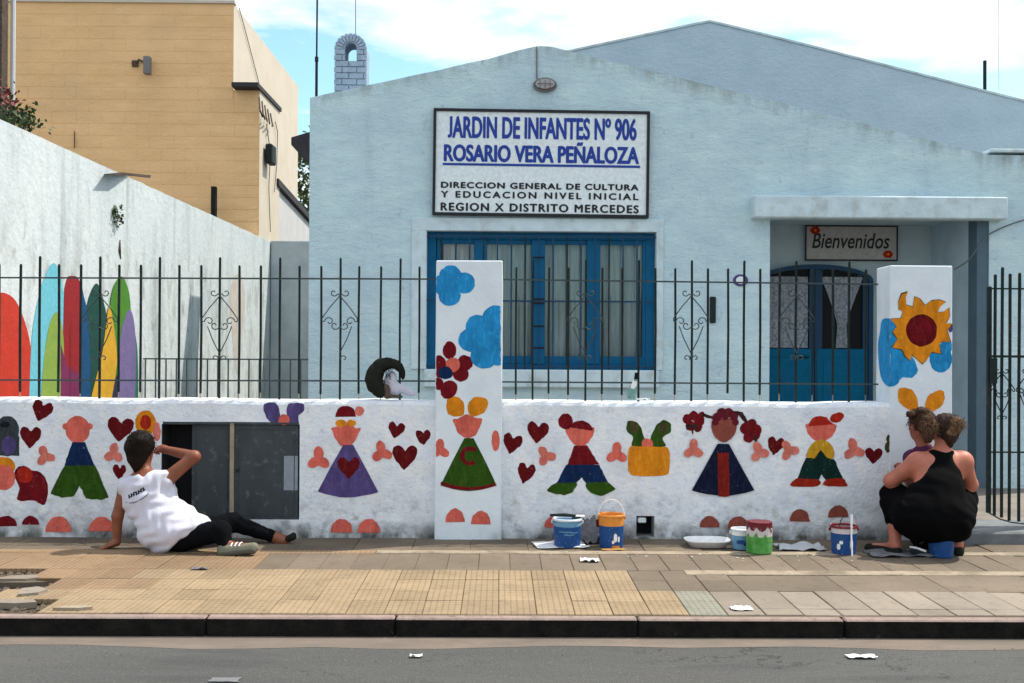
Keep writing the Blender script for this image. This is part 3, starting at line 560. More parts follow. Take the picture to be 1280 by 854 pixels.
rb = [645, 665.7, 686, 710, 731.6, 752.4, 777.5, 798, 818.7, 843.4, 864, 884.2, 909.5, 930, 950, 974, 994.7, 1015.3, 1041, 1061, 1082]
fence('black iron bar fence on the wall between the two pillars', rb, [665.7, 731.6, 798, 864, 930, 994.7, 1061], [(731.6, True), (864, True), (996, True)], 626, 1098, (349.5, 355.5), (477.5, 480.5))
# open gate at the right
YG = YW + .12
gt = thing('iron_gate', 'tall black iron gate with scrollwork at the right edge', 'gate', (P(1236, 650, YG).x, YG, .1))
bar('gate_post', P(1236, 500, YG).x, P(1236, 641, YG).z, P(1236, 358, YG).z, gt, .014, Y=YG)
xs = [(1243.5, 343, 644), (1252.5, 334, 647), (1262, 342, 651), (1274, 341, 652), (1286, 333, 652), (1297, 342, 650), (1306, 343, 648), (1316, 334, 645)]
for px, t_, b_ in xs: bar('bar', P(px, 500, YG).x, P(px, b_, YG).z, P(px, t_, YG).z, gt, .0085, Y=YG)
bar('gate_post', P(1325, 500, YG).x, P(1325, 641, YG).z, P(1325, 358, YG).z, gt, .014, Y=YG)
for (y, h) in ((361, .006), (445.5, .009), (565, .006)):
    a, b = P(1233, y, YG), P(1327, y, YG); MB().box(a.x, b.x, YG - .017, YG - .0145, a.z - h, a.z + h).build('rail', 'iron', gt)
MB().tube([P(px, py, YG - .0135) for px, py in ((1236, 641), (1250, 649), (1264, 653), (1280, 655), (1297, 653), (1311, 648), (1325, 641))], .006, 5).build('rail', 'iron_thin', gt)
ornament(1252.5, gt, True, YG - .02, 88, .72, 'iron'); ornament(1286, gt, True, YG - .02, 88, .72, 'iron')
q = MB(); a = P(1243, 468, YG - .02); q.box(a.x - .035, a.x + .02, YG - .03, YG - .0195, a.z - .07, a.z + .12); q.build('lock_case', 'iron', gt, bevel=.006)
o = MB().box(3.245, 4.6, 7.83, 8.42, -.05, .085).build('threshold_step', 'step', bevel=.012); tag(o, 'pale concrete step under the iron gate', 'step')
# inner railing far back in the passage
YI = 12.3
ir = thing('inner_railing', 'thin grey railing low across the passage behind the fence', 'railing', (P(285, 480, YI).x, YI, 0))
px = 181.6
while px < 388:
    x = P(px, 470, YI).x; MB().box(x - .007, x + .007, YI - .007, YI + .007, 0, P(px, 448.5, YI).z).build('bar', 'iron_grey', ir); px += 12.95
for py in (448.5, 505):
    a, b = P(179, py, YI), P(387, py, YI); MB().box(a.x, b.x, YI - .0105, YI - .0075, a.z - .008, a.z + .008).build('rail', 'iron_grey', ir)
# ================================================================ SCHOOL BUILDING
YB = 11.0
sch = thing('school_building', 'pale blue stuccoed kindergarten with low gable, blue window and open porch', 'building', (1.5, YB, 0))
top = [(387.5, 122), (531, 91.5), (612, 73), (672, 57), (689, 58.3), (712, 64), (743, 72.5), (830, 92.5), (940, 120), (1090, 157.5), (1237, 193.5), (1360, 196)]
pt = [(P(x, y, YB).x, P(x, y, YB).z) for x, y in top]
ztopB = lambda x: np.interp(x, [p[0] for p in pt], [p[1] for p in pt])
XL, XR = pt[0][0], pt[-1][0]
fine = []; n = 180
for i in range(n + 1):
    x = XL + (XR - XL) * i / n; fine.append((x, float(ztopB(x)) + .006 * mnoise.noise(Vector((x * 4, 0, 0))) + .004 * mnoise.noise(Vector((x * 19, 3, 0)))))
fc = MB().prism([(XL, -.1)] + [(XR, -.1)] + fine[::-1], YB, YB + .2).build('facade', 'facade', sch, recalc=True)
wx0, wx1, wz0, wz1 = rect(533.5, 288.5, 819.5, 463, YB)
cut_o = lambda x0, x1, y0, y1, z0, z1: MB().box(x0 , x1, y0, y1, z0, z1).build('c', 'dark', None)
def cutp(o, *b):
    c = cut_o(*b); o_loc = parent_loc(o.parent)
    cut(o, c)
cutp(fc, wx0, wx1, YB - .1, YB + .3, wz0, wz1)
hx0, hx1 = P(962, 400, YB).x, P(1236, 400, YB).x; hz = P(1100, 271, YB).z + .03
cutp(fc, hx0, hx1, YB - .1, YB + .3, -.3, hz)
# body behind the facade: side walls, roof, dark room behind the window
mb = MB(); mb.box(XL + .001, XL + .2, YB + .2, 19, -.1, 3.35); mb.box(XR - .2, XR - .001, YB + .2, 19, -.1, 3.1); mb.build('side_wall', 'facade', sch)
pk = P(680, 57, YB)
mb = MB(); mb.add([(XL - .0, YB + .2, 3.45), (pk.x, YB + .2, 4.2), (pk.x, 19, 4.2), (XL, 19, 3.45), (XR, YB + .2, 3.05), (XR, 19, 3.05)], [(0, 1, 2, 3), (1, 4, 5, 2)]); mb.build('roof', 'roof', sch)
x0, x1 = P(365, 160, 14.7).x, XL
mb = MB(); mb.add([(x0, 14.65, 4.05), (x1, 14.65, 4.3), (x1, 14.65, 3.1), (x0, 15.15, 4.05), (x1, 15.15, 4.3), (x1, 15.15, 3.1), (x0, 14.65, 4.15), (x1, 14.65, 4.42)], [(0, 1, 2), (3, 5, 4), (0, 2, 5, 3), (0, 3, 4, 1), (6, 7, 1, 0)]); mb.build('eave', 'roof', sch)
MB().box(wx0 - .3, wx1 + .3, YB + .5, YB + .52, .8, 2.9).build('room_back', 'dark', sch)
# plaster surround and sill
mb = MB(); e = .022
ax0, ax1, az0, az1 = rect(515, 272, 828, 490, YB)
mb.box(ax0, wx0, YB - e, YB, wz0, wz1); mb.box(wx1, ax1, YB - e, YB, wz0, wz1); mb.box(ax0, ax1, YB - e, YB, wz1, az1)
mb.build('window_surround', 'trim', sch, bevel=.004)
sill = MB().box(P(530, 470, YB).x, P(823, 470, YB).x, YB - .07, YB + .1, P(600, 484, YB).z, wz0 - .002).build('sill', 'trim', sch, bevel=.01)
# window
YN = YB + .10
win = MB(); t = .09
win.box(wx0, wx0 + t, YN, YN + .06, wz0, wz1); win.box(wx1 - t, wx1, YN, YN + .06, wz0, wz1); win.box(wx0 + t, wx1 - t, YN, YN + .06, wz1 - .075, wz1); win.box(wx0 + t, wx1 - t, YN, YN + .06, wz0, wz0 + .055)
win = win.build('window', 'blue', sch, bevel=.005)
def fr(px0, px1, dy=0, nm='casement_stile'):
    a, b = P(px0, 400, YN).x, P(px1, 400, YN).x
    MB().box(a, b, YN + .012 + dy, YN + .05, wz0 + .055, wz1 - .075).build(nm, 'blue', win, bevel=.004)
fr(592, 608, -.02); fr(664, 681, -.03); fr(733, 750, -.02); fr(545.5, 550); fr(803, 808.5)
for a, b in ((550, 592), (608, 664), (681, 733), (750, 803)):
    xa, xb = P(a, 400, YN).x, P(b, 400, YN).x
    MB().box(xa, xb, YN + .018, YN + .05, wz0 + .055, wz0 + .135).build('casement_rail', 'blue', win, bevel=.003)
    MB().box(xa, xb, YN + .018, YN + .05, wz1 - .12, wz1 - .075).build('casement_rail', 'blue', win, bevel=.003)
    n = 46; cv = []; z0_, z1_ = wz0 + .1, wz1 - .09
    for i in range(n + 1):
        u = i / n; x = xa + (xb - xa) * u; dpt = .03 * math.sin(u * 15 + a) + .018 * math.sin(u * 34 + a * 2)
        cv += [(x, YN + .11 + dpt, z0_), (x, YN + .10 + dpt * .55, z1_)]
    MB().add(cv, [(2 * i, 2 * i + 2, 2 * i + 3, 2 * i + 1) for i in range(n)]).build('curtain', 'curtain', win, smooth=True)
gm = bpy.data.materials.new('window_glass'); gm.use_nodes = True; _n = gm.node_tree.nodes; _l = gm.node_tree.links
_t = _n.new('ShaderNodeBsdfTransparent'); _t.inputs[0].default_value = (.8, .85, .86, 1); _g = _n.new('ShaderNodeBsdfGlossy'); _g.inputs['Roughness'].default_value = .03
_m = _n.new('ShaderNodeMixShader'); _f = _n.new('ShaderNodeFresnel'); _f.inputs[0].default_value = 1.5
_l.new(_f.outputs[0], _m.inputs[0]); _l.new(_t.outputs[0], _m.inputs[1]); _l.new(_g.outputs[0], _m.inputs[2]); _l.new(_m.outputs[0], _n['Material Output'].inputs[0]); M['glass'] = gm
for a, b in ((550, 592), (608, 664), (681, 733), (750, 803)):
    xa, xb = P(a, 400, YN).x, P(b, 400, YN).x; MB().box(xa, xb, YN + .03, YN + .034, wz0 + .136, wz1 - .121).build('pane', 'glass', win)
for i in range(15):                                              # window grille in front of the frame
    px = 551.5 + 17.45 * i; x = P(px, 400, YB + .03).x
    MB().box(x - .0075, x + .0075, YB + .022, YB + .037, wz0 + .004, wz1 - .03).build('grille_bar', 'bluedark' if i % 3 else 'iron', win)
a = P(600, 376, YB + .02)
for z in (a.z, wz1 - .05, wz0 + .03): MB().box(wx0, wx1, YB + .018, YB + .0215, z - .008, z + .008).build('grille_rail', 'bluedark', win)
for py in (322, 350, 374, 379, 408, 435): 
    a, b = P(666, py, YB + .015), P(680, py, YB + .015); MB().box(a.x, b.x, YB + .012, YB + .0178, a.z - .009, a.z + .009).build('hinge_band', 'dark', win)
# beam over the porch, column, porch walls, ceiling
bx0, bx1 = P(943, 260, YB - .16).x, P(1260, 260, YB - .16).x
MB().box(bx0, bx1, YB - .17, YB + .02, P(1100, 273, YB - .17).z, P(1100, 245, YB - .17).z).build('porch_beam', 'trim', sch, bevel=.012)
cx0 = P(1221.5, 400, YB).x
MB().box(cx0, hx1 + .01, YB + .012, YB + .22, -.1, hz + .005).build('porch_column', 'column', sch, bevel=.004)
YD = 12.2
MB().box(hx0 - .3, hx1 + .4, YD, YD + .1, -.1, hz + .3).build('porch_wall', 'porch', sch)
MB().box(hx0 - .12, hx0 - .001, YB + .2, YD, -.1, hz + .3).build('porch_wall', 'porch', sch)
M['porch_side'] = surf('porch_side_grey', SH(138, 154, 160, 1.9), SH(126, 142, 150, 1.9), 3, rough=.9, bump=.4)
MB().box(cx0, hx1 + .12, YB + .22, YD, -.1, hz + .3).build('porch_wall', 'porch_side', sch)
MB().box(hx0, cx0 + .01, YB + .2, YD, hz + .01, hz + .1).build('porch_ceiling', 'porch', sch)
MB().box(hx0, cx0, YB + .01, YD, -.05, .02).build('porch_floor', 'yard', sch)
# arched double door
dc = P(1018, 400, YD).x; hw = P(1089, 400, YD).x - dc; zr = P(1018, 331, YD).z; zs = P(1088, 352, YD).z
def arch_z(u): return zs + (zr - zs) * math.sqrt(max(0, 1 - u * u * .98))
def strip(x0, x1, zlo, ztop_f, y0, y1, name, mt, par, n=10):
    pts = [(x0, zlo), (x1, zlo)] + [(x1 + (x0 - x1) * i / n, ztop_f(x1 + (x0 - x1) * i / n)) for i in range(n + 1)]
    return MB().prism(pts, y0, y1).build(name, mt, par, recalc=True)
az = lambda x, k=0: arch_z((x - dc) / hw) - k
ring = [(dc + hw * math.cos(a), zs + (zr - zs) * math.sin(a)) for a in [math.pi * i / 24 for i in range(25)]]
ring_i = [(dc + (hw - .05) * math.cos(a), zs - .0 + (zr - zs - .05) * math.sin(a)) for a in [math.pi * i / 24 for i in range(25)]]
door = MB().prism(ring + ring_i[::-1], YD - .07, YD - .003)
door.box(dc - hw, dc - hw + .05, YD - .07, YD - .003, 0, zs); door.box(dc + hw - .05, dc + hw, YD - .07, YD - .003, 0, zs)
door = door.build('door', 'bluedark', sch, recalc=True)
zi = lambda x: zs + (zr - zs - .05) * math.sqrt(max(0, 1 - ((x - dc) / (hw - .05)) ** 2)) - .004
strip(dc - hw + .055, dc + hw - .055, .03, zi, YD - .02, YD - .006, 'door_backing', 'dark', door)
zb = P(1018, 436, YD).z
for s, (la, lb_) in ((-1, (dc - hw + .052, dc - .012)), (1, (dc + .012, dc + hw - .052))):
    MB().box(la, lb_, YD - .055, YD - .03, .02, zb).build('door_panel', 'bluedoor', door, bevel=.006)
    MB().box(la + .07, lb_ - .07, YD - .064, YD - .0555, .3, zb - .1).build('door_panel', 'bluedoor', door, bevel=.006)
    for (xa, xb) in ((la, la + .06), (lb_ - .06, lb_)): strip(xa, xb, zb + .002, zi, YD - .055, YD - .03, 'door_stile', 'bluedark', door)
mb = MB(); mb.box(dc - .011, dc + .011, YD - .068, YD - .03, .02, zi(dc)); mb.build('door_stile', 'bluedark', door)
def ragcurtain(x0, x1, mt, f):
    n = 24; vs = []
    for i in range(n + 1):
        u = i / n
        for z in np.linspace(zb + .01, min(zi(x0), zi(x1)) - .01, 12):
            v = (z - zb) / (zs - zb); w = f(v); xc = (x0 + x1) / 2 
            vs.append((xc + (x1 - x0) * (u - .5) * w, YD - .034 + .008 * math.sin(u * 30) + .004, z))
    MB().add(vs, [(i * 12 + j, (i + 1) * 12 + j, (i + 1) * 12 + j + 1, i * 12 + j + 1) for i in range(n) for j in range(11)]).build('door_curtain', mt, door, smooth=True)
ragcurtain(dc - hw + .115, dc - .08, 'lace', lambda v: .98)
ragcurtain(dc + .075, dc + hw - .115, 'lace', lambda v: .22 + .76 * max(0, (v - .35) / .65) ** 1.2 if v > .35 else .22 + .25 * (.35 - v))
MB().box(dc - .20, dc - .08, YD - .085, YD - .056, zb - .10, zb - .085).build('handle', 'iron', door)
# bell gable of painted bricks
YC = YB + .22
bell = MB(); bc0, bc1 = P(417.5, 100, YC), P(458.5, 100, YC); bcx = (bc0.x + bc1.x) / 2; bw = bc1.x - bc0.x; R = bw / 2; zc = P(437, 62, YC).z; zbot = float(ztopB(bcx)) - .25
ih = bw * .18; izb = P(437, 76, YC).z; izt = P(437, 60, YC).z
core = [(bcx - R + .012, zbot), (bcx + R - .012, zbot)] + [(bcx + (R - .012) * math.cos(a), zc + (R - .012) * math.sin(a)) for a in [math.pi * i / 20 for i in range(21)]]
bell = MB().prism(core, YC + .012, YC + .30).build('bell_gable', 'brick_blue', sch, recalc=True)
c = MB().prism([(bcx - ih, izb), (bcx + ih, izb)] + [(bcx + ih * math.cos(a), izt + ih * math.sin(a)) for a in [math.pi * i / 12 for i in range(13)]], YC - .2, YC + .6).build('c', 'dark', None, recalc=True)
cut(bell, c)
ch = .062; z = zbot + .1; r = 0
while z < zc - .01:
    xx = bcx - R + (0 if r % 2 else -.07)
    while xx < bcx + R - .01:
        a, b = max(xx + .004, bcx - R), min(xx + .146, bcx + R); lo, hi = z + .004, min(z + ch - .004, zc)
        seg = [(a, b)]
        if hi > izb and lo < izt + .0: seg = [(a, min(b, bcx - ih)), (max(a, bcx + ih), b)]
        for a_, b_ in seg:
            if b_ - a_ > .02: e = U(0, .006); MB().box(a_, b_, YC - e, YC + .0115, lo, hi).build('brick', 'brick_blue', bell, bevel=.003)
        xx += .15
    z += ch; r += 1
for i in range(11):                                               # voussoirs round the top
    a0, a1 = math.pi * i / 11 + .03, math.pi * (i + 1) / 11 - .03
    MB().prism([(bcx + q * math.cos(a), zc + q * math.sin(a)) for q, a in ((R * .52, a0), (R, a0), (R, a1), (R * .52, a1))], YC - .004, YC + .0115).build('brick', 'brick_blue', bell, bevel=.003)
# slim coping line of the flat right part
a = P(1237, 190, YB); MB().box(a.x, XR, YB - .02, YB + .22, a.z - .005, a.z + .03).build('coping', 'trim', sch, bevel=.006)
# things fixed to the facade
def pole(name, pts, r, mt, lab, cat, k=8):
    b = pts[0]; o = MB().tube(pts, r, k).build(name, mt, None, smooth=False); return tag(o, lab, cat)
a = P(395.5, 122, YB + .1)
zt = P(396, -40, YB + .1).z
MB_ = MB().tube([(a.x, YB + .1, a.z - .1), (a.x, YB + .1, P(396, 72, YB).z)], .014, 8); MB_.tube([(a.x, YB + .1, P(396, 72, YB).z), (a.x + .003, YB + .1, zt)], .009, 6); MB_.tube([(a.x, YB + .1, P(396, 74, YB).z), (a.x, YB + .1, P(396, 68, YB).z)], .019, 8)
tag(MB_.build('antenna_mast', 'iron'), 'tall dark thin mast on the left end of the school roof', 'mast')
pole('lightning_wire', [P(444.5, 46, YC + .15), P(444.5, -40, YC + .15)], .004, 'iron_grey', 'hair thin wire rising from the bell gable', 'wire', 5)
pole('vent_pipe', [P(1231, 122, 15.05), P(1231, 76, 15.05)], [.024, .024], 'iron', 'short black pipe on the right slope of the rear hall', 'pipe', 10)
pole('hanging_wire', [P(1248.5, 112, 15.4), P(1248, -30, 15.4)], .003, 'iron_grey', 'faint vertical wire above the right slope of the hall', 'wire', 4)
# bulkhead lamp with conduit
lc = P(681, 107, YB); lamp = thing('wall_lamp', 'oval caged bulkhead lamp below the gable peak', 'lamp', lc)
def oval(rx, rz, y0, y1, nm, mt, bev=0):
    pts = [(lc.x + rx * math.cos(2 * math.pi * i / 28), lc.z + rz * math.sin(2 * math.pi * i / 28)) for i in range(28)]; return MB().prism(pts, y0, y1).build(nm, mt, lamp, bevel=bev)
oval(.122, .072, YB - .03, YB, 'base', 'lampmetal', .006); oval(.095, .048, YB - .075, YB - .03, 'lens', 'lampglass', .015)
q = MB(); 
pts = [(lc.x + .108 * math.cos(2 * math.pi * i / 28), YB - .035, lc.z + .06 * math.sin(2 * math.pi * i / 28)) for i in range(29)]; q.tube(pts, .012, 6)
for dx in (-.05, 0, .05): q.tube([(lc.x + dx, YB - .035, lc.z - .055), (lc.x + dx, YB - .09, lc.z - .03), (lc.x + dx, YB - .09, lc.z + .03), (lc.x + dx, YB - .035, lc.z + .055)], .005, 5)
q.tube([(lc.x - .1, YB - .05, lc.z), (lc.x - .06, YB - .09, lc.z), (lc.x + .06, YB - .09, lc.z), (lc.x + .1, YB - .05, lc.z)], .005, 5)
q.build('cage', 'lampmetal', lamp)
MB().tube([P(671, 59, YB - .012), P(671, 98, YB - .012), P(675, 102, YB - .012)], .008, 6).build('conduit', 'lampmetal', lamp)
# house number oval and letter slot
c = P(925.5, 350.5, YB); nb = thing('number_plate', 'small blue and white oval enamel plate left of the porch', 'plate', c)
for rx, rz, y, mt, nm in ((.075, .06, .012, 'm_purple', 'rim'), (.047, .038, .016, 'sign_white', 'face')):
    MB().prism([(c.x + rx * math.cos(2 * math.pi * i / 24), c.z + rz * math.sin(2 * math.pi * i / 24)) for i in range(24)], YB - y, YB).build(nm, mt, nb, bevel=.002)
a, b = P(887, 371, YB), P(893, 404, YB); o = MB().box(a.x, b.x + .01, YB - .03, YB, b.z, a.z).build('letter_slot', 'iron', bevel=.008); tag(o, 'narrow black upright slot box on the wall left of the porch', 'box')
# ---------------------------------------------------------------- signs
_cu = bpy.data.curves.new('t', 'FONT'); _cu.body = 'H'; _o = bpy.data.objects.new('t', _cu); COL.objects.link(_o); bpy.context.view_layer.update()
CAPH = max(v.co.y for v in bpy.data.meshes.new_from_object(_o.evaluated_get(bpy.context.evaluated_depsgraph_get())).vertices); bpy.data.objects.remove(_o)
def text_mesh(s, x0, x1, z0, z1, Y, mt, name, par, off=.0, shear=0, space=1, sep=None, fat=0):
    cu = bpy.data.curves.new('t', 'FONT'); cu.body = s; cu.size = 1; cu.offset = off; cu.shear = shear; cu.space_character = space; cu.extrude = .0; cu.resolution_u = 4
    if sep: cu.space_word = sep
    o = bpy.data.objects.new('t', cu); COL.objects.link(o); bpy.context.view_layer.update()
    me = bpy.data.meshes.new_from_object(o.evaluated_get(bpy.context.evaluated_depsgraph_get())); bpy.data.objects.remove(o)
    co = np.zeros(len(me.vertices) * 3); me.vertices.foreach_get('co', co); co = co.reshape(-1, 3)
    if shear == 0: hgt, lo = CAPH + off, -off
    else: hgt, lo = co[:, 1].max(), co[:, 1].min()
    a = (co[:, 0] - co[:, 0].min()) / (co[:, 0].max() - co[:, 0].min()); b = (co[:, 1] - lo) / (hgt - lo); low = b < -.05; off_ = np.array(parent_loc(par))
    nc = np.stack([x0 + a * (x1 - x0), np.full(len(a), Y), z0 + b * (z1 - z0)], 1) - off_
    if shear == 0 and low.any():                 # the J reaches below the line in this face: lift it on to the line
        am, bm_ = a[low].max() + .003, b.min(); J = a <= am; b = np.where(J, (b - bm_) / (1 - bm_), b); nc[:, 2] = z0 + b * (z1 - z0) - off_[2]
    if fat:
        fs = [tuple(p.vertices) for p in me.polygons]; n_ = len(nc); sh_ = [(0, 0), (fat, 0), (-fat, 0), (0, fat * .7), (0, -fat * .7)]
        vv = np.concatenate([nc + [dx, -.0003 * k, dz] for k, (dx, dz) in enumerate(sh_)]); me = bpy.data.meshes.new(name)
        me.from_pydata(vv.tolist(), [], [tuple(i + n_ * k for i in f) for k in range(5) for f in fs]); nc = vv
    me.vertices.foreach_set('co', nc.ravel()); me.materials.clear(); me.materials.append(M[mt]); me.update()
    ob = bpy.data.objects.new(name, me); COL.objects.link(ob); ob.parent = par; return ob
sx0, sx1, sz0, sz1 = rect(541.5, 136, 811.5, 271.5, YB - .06)
sg = thing('school_sign', 'large white framed board with blue and black lettering over the window', 'sign', ((sx0 + sx1) / 2, YB - .04, (sz0 + sz1) / 2))
YS = YB - .045
MB().box(sx0 + .01, sx1 - .01, YS, YS + .03, sz0 + .01, sz1 - .01).build('board', 'sign_white', sg)
q = MB(); f = .028
q.box(sx0, sx1, YS - .015, YS + .036, sz1 - f, sz1); q.box(sx0, sx1, YS - .015, YS + .036, sz0, sz0 + f); q.box(sx0, sx0 + f, YS - .015, YS + .036, sz0 + f, sz1 - f); q.box(sx1 - f, sx1, YS - .015, YS + .036, sz0 + f, sz1 - f)
q.build('frame', 'sign_black', sg)
sw, sh = sx1 - sx0, sz1 - sz0
def line(s, u0, u1, v0, v1, mt, **k): return text_mesh(s, sx0 + sw * u0, sx0 + sw * u1, sz1 - sh * v1, sz1 - sh * v0, YS - .003, mt, 'lettering', sg, **k)
line('JARDIN DE INFANTES Nº 906', .068, .938, .075, .272, 'sign_blue', off=.012, fat=.0045)
line('ROSARIO VERA PEÑALOZA', .052, .95, .340, .492, 'sign_blue', off=.012, fat=.006)
a = (sx0 + sw * .045, sx0 + sw * .957); MB().box(a[0], a[1], YS - .004, YS, sz1 - sh * .532, sz1 - sh * .510).build('underline', 'sign_blue', sg)
line('DIRECCION GENERAL DE CULTURA', .04, .95, .69, .742, 'sign_black', off=0, fat=.005, space=1.15)
line('Y EDUCACION NIVEL INICIAL', .04, .95, .775, .832, 'sign_black', off=0, fat=.0045, space=1.35)
line('REGION X DISTRITO MERCEDES', .04, .952, .885, .955, 'sign_black', off=0, fat=.005, space=1.2)
sg.rotation_euler = (0, math.radians(.42), 0)
YV = YD - .06
vx0, vx1, vz0, vz1 = rect(1006.5, 281.5, 1122, 326.5, YV)
ws = thing('welcome_sign', 'grey board reading Bienvenidos with two red flowers above the arched door', 'sign', ((vx0 + vx1) / 2, YV, vz0))
MB().box(vx0, vx1, YV, YV + .025, vz0, vz1).build('board', 'welcome', ws, bevel=.004)
q = MB(); f = .014
q.box(vx0, vx1, YV - .008, YV - .0005, vz1 - f, vz1); q.box(vx0, vx1, YV - .008, YV - .0005, vz0, vz0 + f); q.box(vx0, vx0 + f, YV - .008, YV - .0005, vz0 + f, vz1 - f); q.box(vx1 - f, vx1, YV - .008, YV - .0005, vz0 + f, vz1 - f); q.build('frame', 'dark', ws)
a, b = P(1015, 310, YV), P(1112, 293, YV); text_mesh('Bienvenidos', a.x, b.x, a.z - .005, b.z + .01, YV - .003, 'sign_black', 'lettering', ws, off=.012, shear=.22)
for px, py in ((1019, 288), (1110, 318)):
    q = MB(); c = P(px, py, YV - .004)
    for i in range(6):
        an = i * math.pi / 3; q.prism([(c.x + .032 * math.cos(an) + .026 * math.cos(t), c.z + .022 * math.sin(an) + .022 * math.sin(t)) for t in [2 * math.pi * j / 10 for j in range(10)]], YV - .006 - .0005 * i, YV - .001, 0)
    q.prism([(c.x + .016 * math.cos(t), c.z + .014 * math.sin(t)) for t in [2 * math.pi * j / 10 for j in range(10)]], YV - .012, YV - .001, 1)
    q.build('flower', ['m_redhair', 'm_orange'], ws)
MB().tube([P(1070, 276, YV), P(1078, 281, YV)], .008, 5).build('hook', 'dark', ws)
# ---------------------------------------------------------------- cable by the porch
q = MB().tube([Vector(p) for p in spline([tuple(P(*p)) for p in ((1193, 337, 10.98 + .1), (1210, 326, 10.97), (1222, 310, 10.96), (1229, 300, 10.97), (1238, 292, 10.97), (1262, 281, 10.975), (1290, 272, 10.98))], 5, False)], .007, 5).build('cable', 'iron_grey')
tag(q, 'thin grey cable looping across the column at the right', 'cable')
# ================================================================ REAR HALL
YH = 15.0
hp_ = [(560, 98), (720, 63.5), (870, 31), (887, 28), (905, 32), (1010, 58), (1231, 115), (1420, 163)]
hh = thing('rear_hall', 'larger pale blue gabled hall rising behind the right of the school', 'building', (3, YH, 0))
h2 = [(P(x, y, YH).x, P(x, y, YH).z) for x, y in hp_]
MB().prism([(h2[0][0], 0), (h2[-1][0], 0)] + h2[::-1], YH, YH + .2).build('gable_wall', 'hall', hh)
q = MB()
for (a, b) in zip(h2[:-1], h2[1:]): q.add([(a[0], YH - .015, a[1]), (b[0], YH - .015, b[1]), (b[0], YH - .015, b[1] + .028), (a[0], YH - .015, a[1] + .028), (a[0], YH + .22, a[1]), (b[0], YH + .22, b[1]), (b[0], YH + .22, b[1] + .028), (a[0], YH + .22, a[1] + .028)], [(0, 1, 2, 3), (4, 7, 6, 5), (3, 2, 6, 7), (0, 4, 5, 1)])
q.build('coping', 'trim', hh)
pkx = h2[3]; q = MB(); q.add([(h2[0][0], YH + .2, h2[0][1] - .1), (pkx[0], YH + .2, pkx[1] - .1), (pkx[0], 28, pkx[1] - .1), (h2[0][0], 28, h2[0][1] - .1), (h2[-1][0], YH + .2, h2[-1][1] - .1), (h2[-1][0], 28, h2[-1][1] - .1)], [(0, 1, 2, 3), (1, 4, 5, 2)]); q.build('roof', 'roof', hh)
# ================================================================ LEFT SIDE: boundary wall, neighbour, passage
XW = -3.97
zW = PX(20, 158, XW).z
bw_ = MB(); n = 70; vs = []
yend = 19.1
for i in range(n + 1):
    y = 8.35 + (yend - 8.35) * i / n; zt = zW + .012 * mnoise.noise(Vector((0, y * 3, 0)))
    vs += [(XW, y, -.1), (XW, y, zt), (XW - .15, y, zt), (XW - .15, y, -.1)]
bw_.add(vs, [(i * 4 + j, i * 4 + 4 + j, i * 4 + 5 + j, i * 4 + 1 + j) for i in range(n) for j in range(3)] + [(0, 1, 2, 3), (n * 4 + 3, n * 4 + 2, n * 4 + 1, n * 4)])
bw = bw_.build('boundary_wall', 'sidewall', recalc=True); tag(bw, 'tall weathered white boundary wall running back with colourful painted petals', 'wall')
def wpaint(name, shapes, label=None, X=XW):
    mats = []; mb = MB()
    for li, (mt, pts) in enumerate(shapes):
        if mt not in mats: mats.append(mt)
        q = [PX(x, y, X + .0025 + .0012 * li) for x, y in pts]
        mb.add(q, [tuple(range(len(q)))], mats.index(mt))
    o = mb.build(name, mats, bw, label=label); bm = bmesh.new(); bm.from_mesh(o.data); bm.normal_update()
    for f in bm.faces:
        if f.normal.x < 0: f.normal_flip()
    bmesh.ops.triangulate(bm, faces=bm.faces, ngon_method='EAR_CLIP'); bm.to_mesh(o.data); bm.free(); return o
def petal(tip, l, r, base, n=6): return spline([(l[0][0], base)] + l + [tip] + r + [(r[-1][0], base)], n, False)
B = 520
P_ = [('p_red', [(-60, B)] + spline([(-60, 420), (-30, 380), (-5, 368), (8, 367), (22, 380), (36, 420), (44, 480), (46, B)], 6, False), 'red'),
      ('cyan', spline([(36, B), (40, 420), (50, 365), (60, 337), (68, 329), (75, 342), (80, 370), (83, 420), (88, B)], 6, False), 'cyan'),
      ('p_crim', spline([(70, B), (78, 430), (80, 370), (84, 348), (90, 345), (98, 348), (101, 365), (103, 420), (103, B)], 6, False), 'crimson'),
      ('p_lgreen', spline([(50, B), (55, 450), (62, 405), (71, 390), (77, 405), (80, 440), (78, B)], 6, False), 'light green'),
      ('p_magenta', [(76, B), (76, 430), (84, 458), (90, 462), (103, 470), (101, B)], 'magenta'),
      ('p_blue', spline([(99, B), (101, 420), (102, 362), (106, 375), (114, 400), (124, 430), (126, B)], 6, False), 'blue'),
      ('p_dgreen', spline([(114, B), (112, 420), (109, 385), (115, 362), (122, 355), (129, 375), (134, 410), (134, B)], 6, False), 'dark green'),
      ('p_teal', spline([(150, B), (150, 420), (158, 380), (165, 400), (172, 440), (173, B)], 6, False), 'teal'),
      ('p_green', spline([(136, B), (137, 400), (141, 362), (150, 346), (157, 352), (163, 378), (164, 440), (160, B)], 6, False), 'green'),
      ('p_purple', spline([(148, B), (150, 430), (157, 395), (163, 388), (168, 405), (170, 450), (168, B)], 6, False), 'lilac'),
      ('p_navy', [(138, B), (142, 480), (146, 468), (149, 480), (149, B)], 'navy'),
      ('p_yellow', spline([(106, 530), (117, 485), (128, 440), (136, 384), (141, 400), (146, 440), (145, 465), (136, B)], 6, False), 'yellow')]
for i, (mt, pts, nm) in enumerate(P_): wpaint('painted_petal', [(mt, pts)], nm + ' petal', XW + .001 * i)
